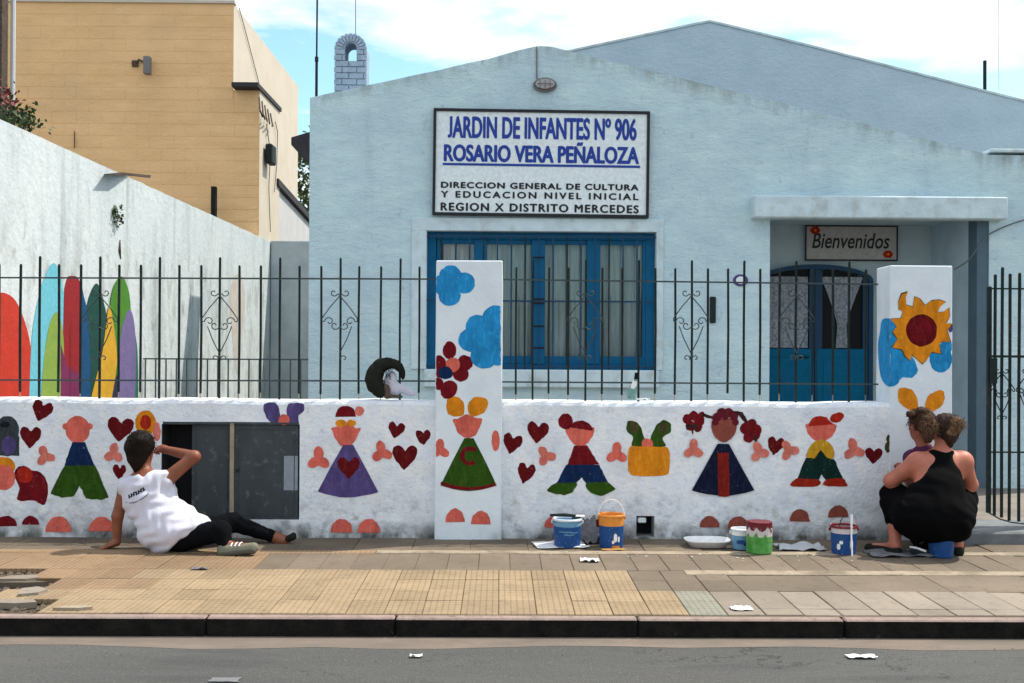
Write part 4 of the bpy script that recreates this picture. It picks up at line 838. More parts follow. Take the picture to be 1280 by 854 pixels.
M['shade_patch'] = surf('shade_or_stain', SN(150, 160, 166), SN(175, 184, 188), 3, bump=.3); M['rust'] = surf('rust_stain', SH(222, 208, 196, .66), SH(232, 226, 220, .66), 6, bump=.3)  # the grey one paints a cast shadow, the brown one is rust
False and wpaint('shade_or_stain', [('shade_patch', spline([(233, B), (236, 440), (240, 395), (244, 380), (247, 400), (247, 450), (247, B)], 4, False))], 'grey painted shadow patch')  # painted cast shadow, switched off
wpaint('shade_or_stain', [('rust', spline([(294, 460), (289, 400), (288, 372), (293, 345), (303, 348), (306, 385), (301, 430), (299, 470)], 5, False))], 'brown rust streak')
# weeds and spikes on the wall
def leaf_clump(mb, c, spread, n, size, mi=0, droop=0):
    for _ in range(n):
        d = Vector((random.gauss(0, 1) * spread[0], random.gauss(0, 1) * spread[1], random.gauss(0, 1) * spread[2])); p = c + d
        a = Vector((U(-1, 1), U(-1, 1), U(-1, 1))).normalized(); b = a.cross(Vector((U(-1, 1), U(-1, 1), U(-1, 1)))).normalized(); s = size * U(.6, 1.4)
        mb.add([p, p + a * s * .5 + b * s * .28, p + a * s, p + a * s * .5 - b * s * .28], [(0, 1, 2, 3)], mi)
bo = thing('climbing_shrub', 'small bougainvillea with red bracts leaning over the boundary wall top', 'plant', PX(22, 165, XW - .3))
q = MB(); br = MB()
for px, py, n in ((12, 146, 90), (22, 150, 70), (30, 152, 40), (37, 154, 30), (26, 141, 26), (36, 139, 10), (12, 135, 30)): leaf_clump(q, PX(px, py, XW - .28), (.05, .12, .045), n, .055)
q.build('foliage', 'leafdark', bo)['kind'] = 'stuff'
for px, py, n in ((8, 120, 26), (10, 128, 22), (14, 137, 16), (12, 116, 10)): leaf_clump(br, PX(px, py, XW - .28), (.03, .08, .045), n, .05)
br.build('bracts', 'bract', bo)['kind'] = 'stuff'
q = MB()
for a, b in (((20, 175), (12, 118)), ((24, 172), (27, 142)), ((26, 172), (37, 140)), ((20, 170), (38, 154))): q.tube([PX(a[0], a[1], XW - .3), PX((a[0] + b[0]) / 2 + 1, (a[1] + b[1]) / 2, XW - .27), PX(b[0], b[1], XW - .28)], .007, 5)
q.build('stem', 'bark', bo)
wd = thing('wall_weed', 'small green weed growing from the side of the white wall', 'weed', PX(146, 285, XW))
q = MB()
for px, py, n in ((146, 264, 26), (147, 272, 36), (145, 280, 12)): leaf_clump(q, PX(px, py, XW + .03), (.02, .05, .03), n, .045)
q.build('leaves', 'leafdark', wd); MB().tube([PX(146, 285, XW), PX(147, 262, XW + .04)], .004, 4).build('stem', 'bark', wd)
q = MB(); q.tube([PX(150, 300, XW + .004), PX(149, 312, XW + .004), PX(151, 324, XW + .004)], [.006, .02, .005], 5); tag(q.build('wall_chip', 'bark'), 'dark narrow gouge in the white wall under the weed', 'chip')
q = MB(); q.add([PX(130, 217.5, XW + .1), PX(152, 215.5, XW + .1), PX(189, 219, XW - .25), PX(188, 221.5, XW - .25), PX(150, 219, XW + .1), PX(130, 218.5, XW + .06), PX(130, 218.5, XW - .02), PX(152, 218.5, XW - .05), PX(188, 222.5, XW - .35)], [(0, 1, 4, 5), (1, 2, 3, 4), (5, 4, 7, 6), (4, 3, 8, 7)])
tag(q.build('wooden_plank', 'wood'), 'dark weathered plank poking over the boundary wall', 'plank')
a, b = PX(262, 232, XW - .35), PX(270, 274, XW - .35); yy = a.y
o = MB().box(P(263.5, 250, 17.9).x, P(269.5, 250, 17.9).x, 17.9, 18.0, P(265, 276, 17.9).z, P(265, 233, 17.9).z).build('narrow_shutter', 'dark', bevel=.004); tag(o, 'tall narrow dark slot against the beige building', 'slot')
# neighbour: beige block building
YE = 18.2
nbd = thing('beige_building', 'tall beige painted block building with sunlit cream side behind the white wall', 'building', (-6, YE, 0))
xA = P(292, 60, YE).x; zA = P(290, 5, YE).z; xB = XW - .02; zB = P(306, 113, YE).z
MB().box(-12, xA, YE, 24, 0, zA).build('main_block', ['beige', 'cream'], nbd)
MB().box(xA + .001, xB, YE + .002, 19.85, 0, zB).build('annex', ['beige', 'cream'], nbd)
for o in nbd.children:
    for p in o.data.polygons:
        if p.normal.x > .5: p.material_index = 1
q = MB(); z = .02; r = 0
while z < zA - .05:                                                # painted block courses, joints recessed
    h = min(.195, zA - z); xx = -9.2 - (.2 if r % 2 else 0)
    while xx < xB:
        a, b = xx + .0015, xx + .3985; lim = xB if z + h <= zB else xA
        b = min(b, lim); 
        if b - a > .03: e = U(.0028, .0042); q.box(a, b, YE - e, YE - .0005, z + .0015, z + h - .0015 + U(-.001, .001))
        xx += .4
    z += .2; r += 1
o = q.build('block_courses', 'beige', nbd); o['kind'] = 'stuff'
MB().box(-12, xA + .02, YE - .04, YE + .1, zA, zA + .05).build('coping', 'cream', nbd)
a, b = PX(322, 112, xB + .02), PX(347, 149, xB + .02)
MB().add([(xB - .4, a.y - .02, zB), (xB + .03, a.y - .02, zB), (xB + .03, 19.87, zB), (xB - .4, 19.87, zB), (xB - .4, a.y - .02, zB + .07), (xB + .03, a.y - .02, zB + .07), (xB + .03, 19.87, zB + .07), (xB - .4, 19.87, zB + .07)], [(0, 3, 2, 1), (4, 5, 6, 7), (0, 1, 5, 4), (1, 2, 6, 5), (2, 3, 7, 6), (3, 0, 4, 7)]).build('annex_roof_edge', 'roof', nbd)
# vent flap on its front
c = P(183, 82, YE - .1); fl_ = thing('flood_light', 'small grey flood lamp box on the beige building front', 'lamp', c)
MB().box(c.x - .02, c.x + .09, YE - .22, YE - .10, c.z - .16, c.z + .13).build('lamp_box', 'lampmetal', fl_, bevel=.012)
q = MB(); q.tube([(c.x - .2, YE, c.z + .06), (c.x - .12, YE - .1, c.z + .09), (c.x, YE - .15, c.z + .03)], .02, 6); q.box(c.x - .26, c.x - .16, YE - .04, YE, c.z, c.z + .1); q.build('bracket', 'wood', fl_)
o = MB().tube([P(93 , 185, YE - .03), P(93, 164, YE - .03)], .008, 5).build('wall_rod', 'wood'); tag(o, 'thin short rod on the beige wall above the boundary wall', 'rod')
# wires and meter on the cream side
q = MB(); X2 = xB + .03
q.tube([PX(333, 155, X2), PX(338, 190, X2), PX(336, 235, X2), PX(338, 290, X2)], .007, 4); q.tube([PX(344, 152, X2 ), PX(347, 165, X2), PX(346, 205, X2), PX(343, 240, X2)], .007, 4)
tag(q.build('loose_cable', 'wood'), 'loose dark cables hanging down the cream side wall', 'cable')
xw2 = xA + .02; q = MB(); q.tube([PX(299, 10, xw2), PX(311, 55, xw2), PX(324, 105, xw2), PX(327, 112, xw2)], .007, 4); tag(q.build('loose_cable', 'iron_grey'), 'thin cable sagging down the upper cream wall', 'cable')
a = PX(337, 190, X2 + .05); o = MB().box(X2, X2 + .12, a.y - .12, a.y + .22, PX(337, 208, X2).z, PX(337, 184, X2).z).build('meter_box', 'iron', bevel=.02); tag(o, 'black electrical box on the cream side wall', 'box')
q = MB()
for i in range(5): q.tube([PX(324 + i * 3.5, 122 + i * 5, X2), PX(325 + i * 4, 138 + i * 5, X2 + .08), PX(328 + i * 3, 146 + i * 3, X2 + .02)], .014, 5)
tag(q.build('insulator_bracket', 'bark'), 'rusty bracket with insulators under the annex roof edge', 'bracket')
# white house behind, grey cross wall
wh = thing('white_house', 'white house side with steep dark roof edge beyond the passage', 'building', (-4, 20, 0))
a, b = PX(345, 234, -4.02), PX(386, 283, -4.02)
MB().add([(-4.02, a.y, 0), (-4.02, 24, 0), (-4.02, 24, b.z), (-4.02, a.y, a.z), (-5.5, a.y, 0), (-5.5, 24, 0), (-5.5, 24, b.z), (-5.5, a.y, a.z)], [(0, 1, 2, 3), (4, 7, 6, 5), (0, 3, 7, 4), (1, 5, 6, 2), (3, 2, 6, 7)]).build('side_wall', 'white', wh)
MB().add([(-3.95, a.y - .1, a.z + .02), (-3.95, 24, b.z + .02), (-3.95, 24, b.z + .14), (-3.95, a.y - .1, a.z + .14), (-5.6, a.y - .1, a.z + .02), (-5.6, 24, b.z + .02), (-5.6, 24, b.z + .14), (-5.6, a.y - .1, a.z + .14)], [(0, 1, 2, 3), (4, 7, 6, 5), (0, 3, 7, 4), (1, 5, 6, 2), (3, 2, 6, 7), (0, 4, 5, 1)]).build('roof', 'roof', wh)
o = MB().box(-3.96, XL + .1, 19.0, 19.15, 0, P(360, 301, 19).z).build('cross_wall', 'greywall', bevel=.01); tag(o, 'plain grey wall closing the passage beside the school', 'wall')
o = MB().box(P(-14, 0, 12).x, P(2.5, 0, 12).x, 12, 12.15, 0, 8).build('utility_pole', 'bark'); tag(o, 'dark post edge at the far left above the wall', 'pole')
o = MB().tube([(P(6, 60, 12).x, 12.2, 0), (P(6, 60, 12).x, 12.2, 8)], .026, 8).build('white_conduit', 'white'); tag(o, 'slim white conduit beside the dark post at the far left', 'pipe')
# tree seen through the gap
tr = thing('tree', 'green tree top in the gap between cream wall and school', 'tree', (-6.2, 30, 0))
MB().tube([(-6.2, 30, 0), (-6.1, 30, 2.4), (-5.9, 30.1, 4.5), (-5.7, 30, 6)], [.22, .18, .12, .05], 8).build('trunk', 'bark', tr)
q = MB()
for _ in range(60):
    a = U(0, 6.28); rr = math.sqrt(rnd()) * 1.5; c = Vector((-5.9 + rr * math.cos(a), 30 + rr * math.sin(a), 3.6 + U(0, 3.2))); leaf_clump(q, c, (.28, .28, .22), 60, .16, int(rnd() < .45))
q.build('crown', ['leaf', 'leafdark'], tr)
# ================================================================ PAVEMENT CLUTTER
def plastic(name, rgb, rough=.45): M[name] = surf(name, SH(*rgb), tuple(v * .85 for v in SH(*rgb)[:3]) + (1,), 20, rough=rough, bump=.15, dirt=[(SH(180, 176, 170), 60, .6, .7, (1, 1, 1), None, .4)]); return name
plastic('pail_blue', (18, 66, 122)); plastic('pail_light', (96, 140, 170)); plastic('pail_white', (200, 204, 208)); plastic('paint_orange', (206, 130, 50), .3); plastic('paint_crimson', (96, 16, 26), .35)
plastic('paint_green', (50, 120, 40), .35); plastic('paint_navy', (24, 40, 70)); plastic('metal_rim', (150, 150, 150)); plastic('clear_plastic', (190, 180, 180)); plastic('newsprint', (176, 178, 182), .95); plastic('white_paper', (226, 228, 230), .95)
plastic('grey_rag', (104, 104, 108), .95); plastic('tray_white', (220, 222, 226)); plastic('brown_paper', (150, 110, 60), .9)
def pail(px0, px1, pyt, pyb, lab, body='pail_blue', band=None, rimc='pail_white', inside='pail_light', bandh=.25, fill=.9, handle=None, taper=.9, Y=None, group=None):
    g = PG((px0 + px1) / 2, pyb); yy = g.y + .06 if Y is None else Y
    s = yy / FPX; r = (px1 - px0) / 2 * s; h = (pyb - pyt) * s * 1.0 - .01; cx = P((px0 + px1) / 2, pyb, yy).x; rb = r * taper
    t = thing('paint_bucket', lab, 'bucket', (cx, yy, 0), group); c = (cx, yy, .001)
    R = lambda v: rb + (r - rb) * v
    hb = 1 - bandh if band else 1
    MB().lathe(c, [(0, 0), (rb - .004, 0), (rb, .004), (R(hb), h * hb), (R(hb) - .0025, h * hb), (rb - .003, .006)], 30).build('body', body, t, smooth=False)
    if band: MB().lathe(c, [(R(hb) - .0003, h * hb), (R(1), h), (R(1) - .003, h), (R(hb) - .003, h * hb)], 30).build('upper_band', band, t)
    MB().lathe(c, [(r + .004, h - .012), (r + .005, h - .002), (r + .001, h + .003), (r - .004, h), (r - .004, h - .015)], 30).build('rim', rimc, t, smooth=True)
    MB().lathe(c, [(0, h * fill), (R(fill) - .004, h * fill)], 30).build('paint', inside, t)
    for sg in (-1, 1): MB().box(cx + sg * (r + .006) - .006, cx + sg * (r + .006) + .006, yy - .01, yy + .01, h - .035, h - .014).build('ear', rimc, t, bevel=.002)
    if handle:
        pts = [(cx + (r + .004) * math.cos(a), yy + handle[1] * math.sin(a), h - .02 + handle[0] * math.sin(a)) for a in [math.pi * i / 14 for i in range(15)]]
        MB().tube(pts, handle[2] if len(handle) > 2 else .0025, 6).build('handle', 'metal_rim' if len(handle) < 4 else handle[3], t)
    return t, cx, yy, r, h
def mark(t, cx, yy, r, shapes, mt):               # flat print wrapped round a pail: (angle, z, half width, half height)
    for a, z, w, hh in shapes:
        q = MB(); n = 6; vs = []
        for i in range(n + 1):
            b = a + (2 * i / n - 1) * w / r; tq = math.sqrt(max(0, 1 - (2 * i / n - 1) ** 2)) * .5 + .5
            for z_ in (z - hh * tq, z + hh * tq): vs.append((cx + (r + .0012) * math.sin(b), yy - (r + .0012) * math.cos(b), z_))
        q.add(vs, [(2 * i, 2 * i + 2, 2 * i + 3, 2 * i + 1) for i in range(n)]).build('label_mark', mt, t)
t, cx, yy, r, h = pail(691, 727, 648, 685, 'blue bucket with pale upper band and a brush lying across it', band='pail_light', inside='pail_light', bandh=.26, handle=(-.03, -.09))
mark(t, cx, yy, r * .95, [(-.2, h * .58, .05, .003), (.1, h * .48, .04, .003), (.5, h * .55, .03, .003)], 'pail_light')
b = thing('paint_brush', 'black brush with white tip lying across the left blue bucket', 'brush', (cx, yy, h + .012))
MB().tube([(cx - .12, yy + .02, h + .018), (cx - .02, yy, h + .022), (cx + .06, yy - .01, h + .018)], [.008, .013, .009], 8).build('handle', 'iron', b)
MB().box(cx + .055, cx + .12, yy - .03, yy + .012, h + .008, h + .022).build('bristles', 'tray_white', b, bevel=.004); MB().tube([(cx + .03, yy - .05, h + .008), (cx + .1, yy - .02, h + .01)], .007, 6).build('ferrule', 'iron', b)
t, cx, yy, r, h = pail(748, 780, 643, 685.5, 'blue paint bucket with orange paint to the brim and a raised white handle', band='paint_orange', inside='paint_orange', rimc='paint_orange', bandh=.33, handle=(.12, .02, .003, 'tray_white'), taper=.92)
mark(t, cx, yy, r * .94, [(.25, h * .33, .012, .03), (.05, h * .2, .008, .012), (.55, h * .28, .008, .02)], 'tray_white')
mark(t, cx, yy, r * .94, [(.3, .012, .03, .01)], 'paint_orange')
t, cx, yy, r, h = pail(914, 940, 661, 688, 'small light blue tub behind the green smeared jar', body='pail_light', band='tray_white', inside='tray_white', bandh=.3)
mark(t, cx, yy, r * .95, [(-.3, h * .4, .03, .015), (.2, h * .3, .02, .01)], 'pail_blue')
t, cx, yy, r, h = pail(1038, 1071, 657, 694, 'blue paint bucket with crimson rim and white stick leaning on it', band='clear_plastic', rimc='paint_crimson', inside='paint_crimson', bandh=.25, handle=(.05, .05), taper=.88)
mark(t, cx, yy, r * .93, [(-.7, h * .3, .012, .02), (-.5, h * .45, .012, .012), (.35, h * .4, .012, .03)], 'tray_white')
q = MB().tube([(cx + .02, yy - r - .03, .004), (cx + .022, yy - r - .005, h * .7), (cx + .027, yy - r * .9, h + .085)], [.006, .006, .009], 8); tag(q.build('stirring_stick', 'tray_white'), 'white stick upright against the crimson rimmed bucket', 'stick')
q = MB().tube([(cx - .04, yy - .02, h - .02), (cx - .02, yy, h + .03), (cx + .0, yy, h + .07)], [.004, .004, .003], 6); tag(q.build('brush_handle', 'iron'), 'thin dark brush handle standing in the crimson rimmed bucket', 'brush')
# jar smeared with green
g = PG(949, 694); yy = g.y + .07; s = yy / FPX; r = 16 * s; h = 40 * s; jar = thing('paint_jar', 'clear plastic jar smeared green with a crimson painted rim', 'jar', (g.x, yy, 0)); c = (P(949, 694, yy).x, yy, .001)
M['smear'] = surf('green_smear', SH(52, 126, 44), SH(96, 150, 84), 30, stretch=(1, 1, .35), rough=.3, bump=.4)
MB().lathe(c, [(0, 0), (r * .9, 0), (r, .012), (r, h * .55), (r - .003, h * .55), (r * .9, .01)], 28).build('lower_body', 'smear', jar)
prof = []; k = 28; vs = []
for j in range(k):
    a = 2 * math.pi * j / k; zz = h * (.55 + .12 * math.sin(j * 2.1) + .07 * math.sin(j * 4.7)); vs += [(c[0] + (r + .001) * math.cos(a), c[1] + (r + .001) * math.sin(a), h * .4), (c[0] + (r + .001) * math.cos(a), c[1] + (r + .001) * math.sin(a), zz)]
MB().add(vs, [(2 * j, (2 * j + 2) % (2 * k), (2 * j + 3) % (2 * k), 2 * j + 1) for j in range(k)]).build('green_drips', 'smear', jar)
MB().lathe(c, [(r - .0005, h * .55), (r, h * .8), (r * .94, h * .93), (r * .9, h * .93), (r * .95, h * .8), (r - .004, h * .55)], 28).build('upper_body', 'clear_plastic', jar)
MB().lathe(c, [(r * .96, h * .9), (r * .99, h * .92), (r * .99, h * .99), (r * .93, h), (0, h * .985)], 28).build('lid', 'paint_crimson', jar)
vs = []
for j in range(k):
    a = 2 * math.pi * j / k; zz = h * (.8 + .08 * math.sin(j * 1.7) - .08 * (j % 5 == 0)); vs += [(c[0] + (r * 1.004 + .001) * math.cos(a), c[1] + (r * 1.004 + .001) * math.sin(a), zz), (c[0] + (r * .965 + .001) * math.cos(a), c[1] + (r * .965 + .001) * math.sin(a), h * .93)]
MB().add(vs, [(2 * j, (2 * j + 2) % (2 * k), (2 * j + 3) % (2 * k), 2 * j + 1) for j in range(k)]).build('crimson_drips', 'paint_crimson', jar)
# crumpled sheets
def sheet(name, lab, cat, px, py, w, d, mt, amp=.02, rz=0, n=22, seed=0, lift=0, thick=.0):
    c = PG(px, py); vs = []; R = Matrix.Rotation(rz, 3, 'Z')
    for i in range(n + 1):
        for j in range(n + 1):
            u, v = i / n - .5, j / n - .5; e = 1 + .12 * mnoise.noise(Vector((u * 3 + seed, v * 3, 5)))
            p = R @ Vector((u * w * e, v * d * e, 0)); nz = abs(mnoise.noise(Vector((u * 2.6 + seed, v * 2.6, seed)))) * 1.2 + .22 * abs(mnoise.noise(Vector((u * 6, v * 6 + seed, 2))))
            vs.append((c.x + p.x, min(c.y + p.y, YW - .012), .006 + amp * nz + lift * max(0, v) * 2))
    o = MB().add(vs, [(i * (n + 1) + j, (i + 1) * (n + 1) + j, (i + 1) * (n + 1) + j + 1, i * (n + 1) + j + 1) for i in range(n) for j in range(n)]).build(name, mt, smooth=True)
    md = o.modifiers.new('s', 'SOLIDIFY'); md.thickness = .002
    return tag(o, lab, cat)
sheet('newspaper', 'white and grey newspaper spread under the left blue bucket', 'newspaper', 700, 682, .36, .24, 'white_paper', .02, .1, seed=1)
sheet('grey_rag', 'crumpled grey rag heaped between the two blue buckets', 'rag', 738, 678, .15, .2, 'grey_rag', .09, .3, seed=7, lift=.13)
sheet('brown_paper', 'small brown paper scrap under the orange bucket', 'paper', 766, 688, .16, .07, 'brown_paper', .008, .1, seed=3)
sheet('white_scrap', 'small white scrap on the tiles before the blue buckets', 'paper', 737, 702, .12, .09, 'white_paper', .025, -.1, seed=12)
sheet('white_scrap', 'white flyer lying on the tiles near the kerb', 'paper', 927, 762, .11, .08, 'white_paper', .012, .1, seed=15)
o = sheet('white_scrap', 'long white scrap in the gutter by the kerb', 'paper', 1077, 796, .14, .05, 'white_paper', .012, 0, seed=18); o.location.z = -.1015
o = sheet('white_scrap', 'tiny yellowish scrap in the gutter left of centre', 'paper', 520, 795, .06, .03, 'white_paper', .012, 0, seed=19); o.location.z = -.1015
o = sheet('asphalt_patch_leaf', 'dark flattened cardboard piece on the road at the left', 'litter', 281, 822, .13, .06, 'grey_rag', .003, 0, seed=21); o.location.z = -.104
sheet('floor_cloth', 'pale cloth crumpled at the wall foot right of the jar', 'cloth', 1000, 686, .32, .2, 'newsprint', .035, 0, seed=24)
sheet('floor_cloth', 'grey cloth spread on the ground by the squatting woman', 'cloth', 1130, 694, .50, .22, 'grey_rag', .03, 0, seed=31)
sheet('grey_scrap', 'small grey pebbly rag on the tiles below the sneaker', 'rag', 250, 712, .10, .05, 'grey_rag', .015, 0, seed=35)
tr_ = thing('paint_tray', 'white shallow paint tray on the ground left of the jar', 'tray', PG(883, 685))
c = PG(884, 683); q = MB(); n = 26; vs = []
prof = [(0, .004), (.8, .004), (1.0, .05), (1.04, .052), (1.0, .044)]
for a_, z_ in prof: vs += [(c.x + .155 * a_ * math.copysign(abs(math.cos(t)) ** .6, math.cos(t)), c.y + .12 * a_ * math.copysign(abs(math.sin(t)) ** .6, math.sin(t)), z_) for t in [2 * math.pi * i / n for i in range(n)]]
q.add(vs, [(k * n + j, k * n + (j + 1) % n, (k + 1) * n + (j + 1) % n, (k + 1) * n + j) for k in range(len(prof) - 1) for j in range(n)]); q.build('tray_body', 'tray_white', tr_, smooth=True)
q = MB(); 
for a_ in (0, 1): q.add([(c.x + .11 * math.cos(t), c.y + .08 * math.sin(t), .008 + .001 * a_) for t in [2 * math.pi * i / 20 for i in range(20)]], [tuple(range(20))])
q.build('paint_pool', 'newsprint', tr_)
t, cx, yy, r, h = pail(1160, 1193, 668, 698, 'dark blue bucket under the squatting woman in black', rimc='pail_blue', inside='paint_navy', taper=.86)
sq = thing('scrub_brush', 'black scrub brush with a white edge between feet and bucket', 'brush', PG(1146, 690))
a, b = P(1137, 682, 7.38), P(1157, 692, 7.33)
q = MB().add([(a.x, a.y, .02), (b.x, b.y, .004), (b.x + .02, b.y + .06, .004), (a.x + .02, a.y + .06, .02), (a.x, a.y, .055), (b.x, b.y, .036), (b.x + .02, b.y + .06, .036), (a.x + .02, a.y + .06, .055)], [(0, 3, 2, 1), (4, 5, 6, 7), (0, 1, 5, 4), (1, 2, 6, 5), (2, 3, 7, 6), (3, 0, 4, 7)]); q.build('block', 'iron', sq, bevel=.004)
MB().tube([(a.x, a.y - .004, .062), ((a.x + b.x) / 2, a.y - .004, .055), (b.x, b.y - .004, .042)], .008, 6).build('edge', 'tray_white', sq)
# things on the wall top
zt = 1.0
bd = thing('shoulder_bag', 'black bag with crumpled white cloth lying on the left wall behind the bars', 'bag', P(488, 497, YW + .1))
# ================================================================ SIGNED DISTANCE BODIES (one continuous surface each)
def rot_to(d):                                      # rotation whose z axis is d
    return np.array(Vector(d).to_track_quat('Z', 'Y').to_matrix())
def blob(prims, res=.008, wrinkle=None):
    lo = np.min([p['lo'] for p in prims if not p.get('cut')], 0) - .03; hi = np.max([p['hi'] for p in prims if not p.get('cut')], 0) + .03
    n = np.ceil((hi - lo) / res).astype(int) + 1
    D = np.full(n, .6, np.float32)
    ax = [lo[i] + res * np.arange(n[i]) for i in range(3)]
    for p in prims:
        k = p['k']; mg = k + 3 * res + .01
        i0 = np.maximum(0, ((p['lo'] - mg - lo) / res).astype(int)); i1 = np.minimum(n, ((p['hi'] + mg - lo) / res).astype(int) + 2)
        if np.any(i1 <= i0): continue
        X, Y, Z = np.meshgrid(*[ax[i][i0[i]:i1[i]] for i in range(3)], indexing='ij')
        d = p['f'](X, Y, Z).astype(np.float32); sl = tuple(slice(i0[i], i1[i]) for i in range(3)); o = D[sl]
        if p.get('cut'):
            D[sl] = np.maximum(o, -d) if k < 1e-4 else -smin(-o, d, k)
        else: D[sl] = smin(o, d, k)
    if wrinkle:
        X, Y, Z = np.meshgrid(*ax, indexing='ij'); D += wrinkle(X, Y, Z).astype(np.float32)
    return surface_net(D, lo, res)
def smin(a, b, k): 
    if k < 1e-4: return np.minimum(a, b)
    h = np.maximum(k - np.abs(a - b), 0) / k; return np.minimum(a, b) - h * h * k * .25
def cap(a, b, ra, rb, k=.03, **kw):
    a, b = np.array(a, float), np.array(b, float); ab = b - a; L = max(ab @ ab, 1e-9)
    def f(X, Y, Z):
        px, py, pz = X - a[0], Y - a[1], Z - a[2]; t = np.clip((px * ab[0] + py * ab[1] + pz * ab[2]) / L, 0, 1)
        return np.sqrt((px - t * ab[0]) ** 2 + (py - t * ab[1]) ** 2 + (pz - t * ab[2]) ** 2) - (ra + (rb - ra) * t)
    m = max(ra, rb); return dict(f=f, lo=np.minimum(a, b) - m, hi=np.maximum(a, b) + m, k=k, **kw)
def el(c, r, k=.03, R=None, **kw):
    c, r = np.array(c, float), np.array(r, float); R = np.eye(3) if R is None else np.array(R)
    def f(X, Y, Z):
        p = [X - c[0], Y - c[1], Z - c[2]]; q = [sum(R[j][i] * p[j] for j in range(3)) for i in range(3)]
        k0 = np.sqrt(sum((q[i] / r[i]) ** 2 for i in range(3))); k1 = np.sqrt(sum((q[i] / r[i] ** 2) ** 2 for i in range(3))) + 1e-9
        return k0 * (k0 - 1) / k1
    e = np.sqrt(((R * r) ** 2).sum(1)); return dict(f=f, lo=c - e, hi=c + e, k=k, **kw)
def half(pt, nrm, k=.004):                          # cuts away the side the normal points to
    pt, nrm = np.array(pt, float), np.array(nrm, float) / np.linalg.norm(nrm)
    return dict(f=lambda X, Y, Z: -((X - pt[0]) * nrm[0] + (Y - pt[1]) * nrm[1] + (Z - pt[2]) * nrm[2]), lo=pt - 3, hi=pt + 3, k=k, cut=True)
def surface_net(D, lo, res):
    n = D.shape; S = D < 0; corners = [(i, j, k) for i in (0, 1) for j in (0, 1) for k in (0, 1)]
    c = [S[i:n[0] - 1 + i, j:n[1] - 1 + j, k:n[2] - 1 + k] for i, j, k in corners]; cnt = sum(x.astype(np.int8) for x in c)
    act = (cnt > 0) & (cnt < 8); idx = np.argwhere(act); ids = np.full(act.shape, -1, np.int64); ids[act] = np.arange(len(idx))
    acc = np.zeros((len(idx), 3)); num = np.zeros(len(idx))
    for a in range(8):
        for b in range(a + 1, 8):
            ca, cb = np.array(corners[a]), np.array(corners[b])
            if abs(ca - cb).sum() != 1: continue
            ia, ib = idx + ca, idx + cb; da = D[ia[:, 0], ia[:, 1], ia[:, 2]]; db = D[ib[:, 0], ib[:, 1], ib[:, 2]]
            m = (da < 0) != (db < 0); t = np.where(m, da / np.where(m, da - db, 1), 0)
            acc += np.where(m[:, None], ca + t[:, None] * (cb - ca), 0); num += m
    V = lo + res * (idx + acc / num[:, None]); F = []
    for axn in range(3):
        u, v = [(1, 2), (2, 0), (0, 1)][axn]
        sl0 = [slice(None)] * 3; sl1 = [slice(None)] * 3; sl0[axn] = slice(0, n[axn] - 1); sl1[axn] = slice(1, n[axn])
        A, B_ = S[tuple(sl0)], S[tuple(sl1)]; e = np.argwhere(A != B_)
        e = e[(e[:, u] > 0) & (e[:, v] > 0) & (e[:, u] < n[u] - 1) & (e[:, v] < n[v] - 1)]
        fl = A[e[:, 0], e[:, 1], e[:, 2]]
        def g(du, dv): q = e.copy(); q[:, u] -= du; q[:, v] -= dv; return ids[q[:, 0], q[:, 1], q[:, 2]]
        quad = np.stack([g(1, 1), g(0, 1), g(0, 0), g(1, 0)], 1); quad[~fl] = quad[~fl][:, ::-1]; F.append(quad)
    return V, np.concatenate(F)
def blob_obj(name, prims, mt, parent, res=.008, wrinkle=None, smooth_it=1, matf=None, label=None):
    V, F = blob(prims, res, wrinkle); off = np.array(parent_loc(parent)); me = bpy.data.meshes.new(name)
    me.from_pydata((V - off).tolist(), [], F.tolist()); mats = mt if isinstance(mt, list) else [mt]
    for m in mats: me.materials.append(M[m])
    me.polygons.foreach_set('use_smooth', [True] * len(me.polygons))
    if matf is not None:
        ctr = V[F].mean(1); me.polygons.foreach_set('material_index', matf(ctr).astype(int).tolist())
    if smooth_it:
        bm = bmesh.new(); bm.from_mesh(me)
        for _ in range(smooth_it): bmesh.ops.smooth_vert(bm, verts=bm.verts, factor=.5, use_axis_x=True, use_axis_y=True, use_axis_z=True)
        bm.to_mesh(me); bm.free()
    o = bpy.data.objects.new(name, me); COL.objects.link(o); o.parent = parent
    if label: o['label'] = label
    return o
def hand_prims(w, d, n, s=1.0, curl=.5, thumb=1, spread=.12):
    """w wrist, d pointing direction, n back of the hand; fingers bend away from n"""
    w, d, n = Vector(w), Vector(d).normalized(), Vector(n).normalized(); sd = d.cross(n).normalized(); n = sd.cross(d).normalized(); out = []
    kn = w + d * .085 * s
    R = np.array(Matrix((sd, d, n)).transposed())
    out.append(el(w + d * .048 * s, (.040 * s, .052 * s, .016 * s), .02, R)); out.append(cap(w, w + d * .03 * s, .024 * s, .024 * s, .02))
    for i, (off, L) in enumerate(((-.03, .072), (-.010, .082), (.010, .076), (.029, .060))):
        p = kn + sd * off * s * thumb * -1 - d * (.004 if i in (0, 3) else 0); dd = (d + sd * (-spread * (1.5 - i)) * thumb * -1 * -1 * .6).normalized(); a = 0
        for L_, r in ((.45, .0092), (.31, .0084), (.24, .0074)):
            a += curl * (1 + .15 * i); q = p + (dd * math.cos(a) - n * math.sin(a)) * L * L_ * s; out.append(cap(p, q, r * s, (r - .0006) * s, .006)); p = q
    p = w + d * .022 * s + sd * .026 * s * thumb; t1 = p + (d * .6 + sd * .75 * thumb - n * .25).normalized() * .036 * s; t2 = t1 + (d * .85 + sd * .35 * thumb - n * .3).normalized() * .030 * s
    out += [cap(p, t1, .013 * s, .0105 * s, .01), cap(t1, t2, .0105 * s, .0085 * s, .006)]
    return out
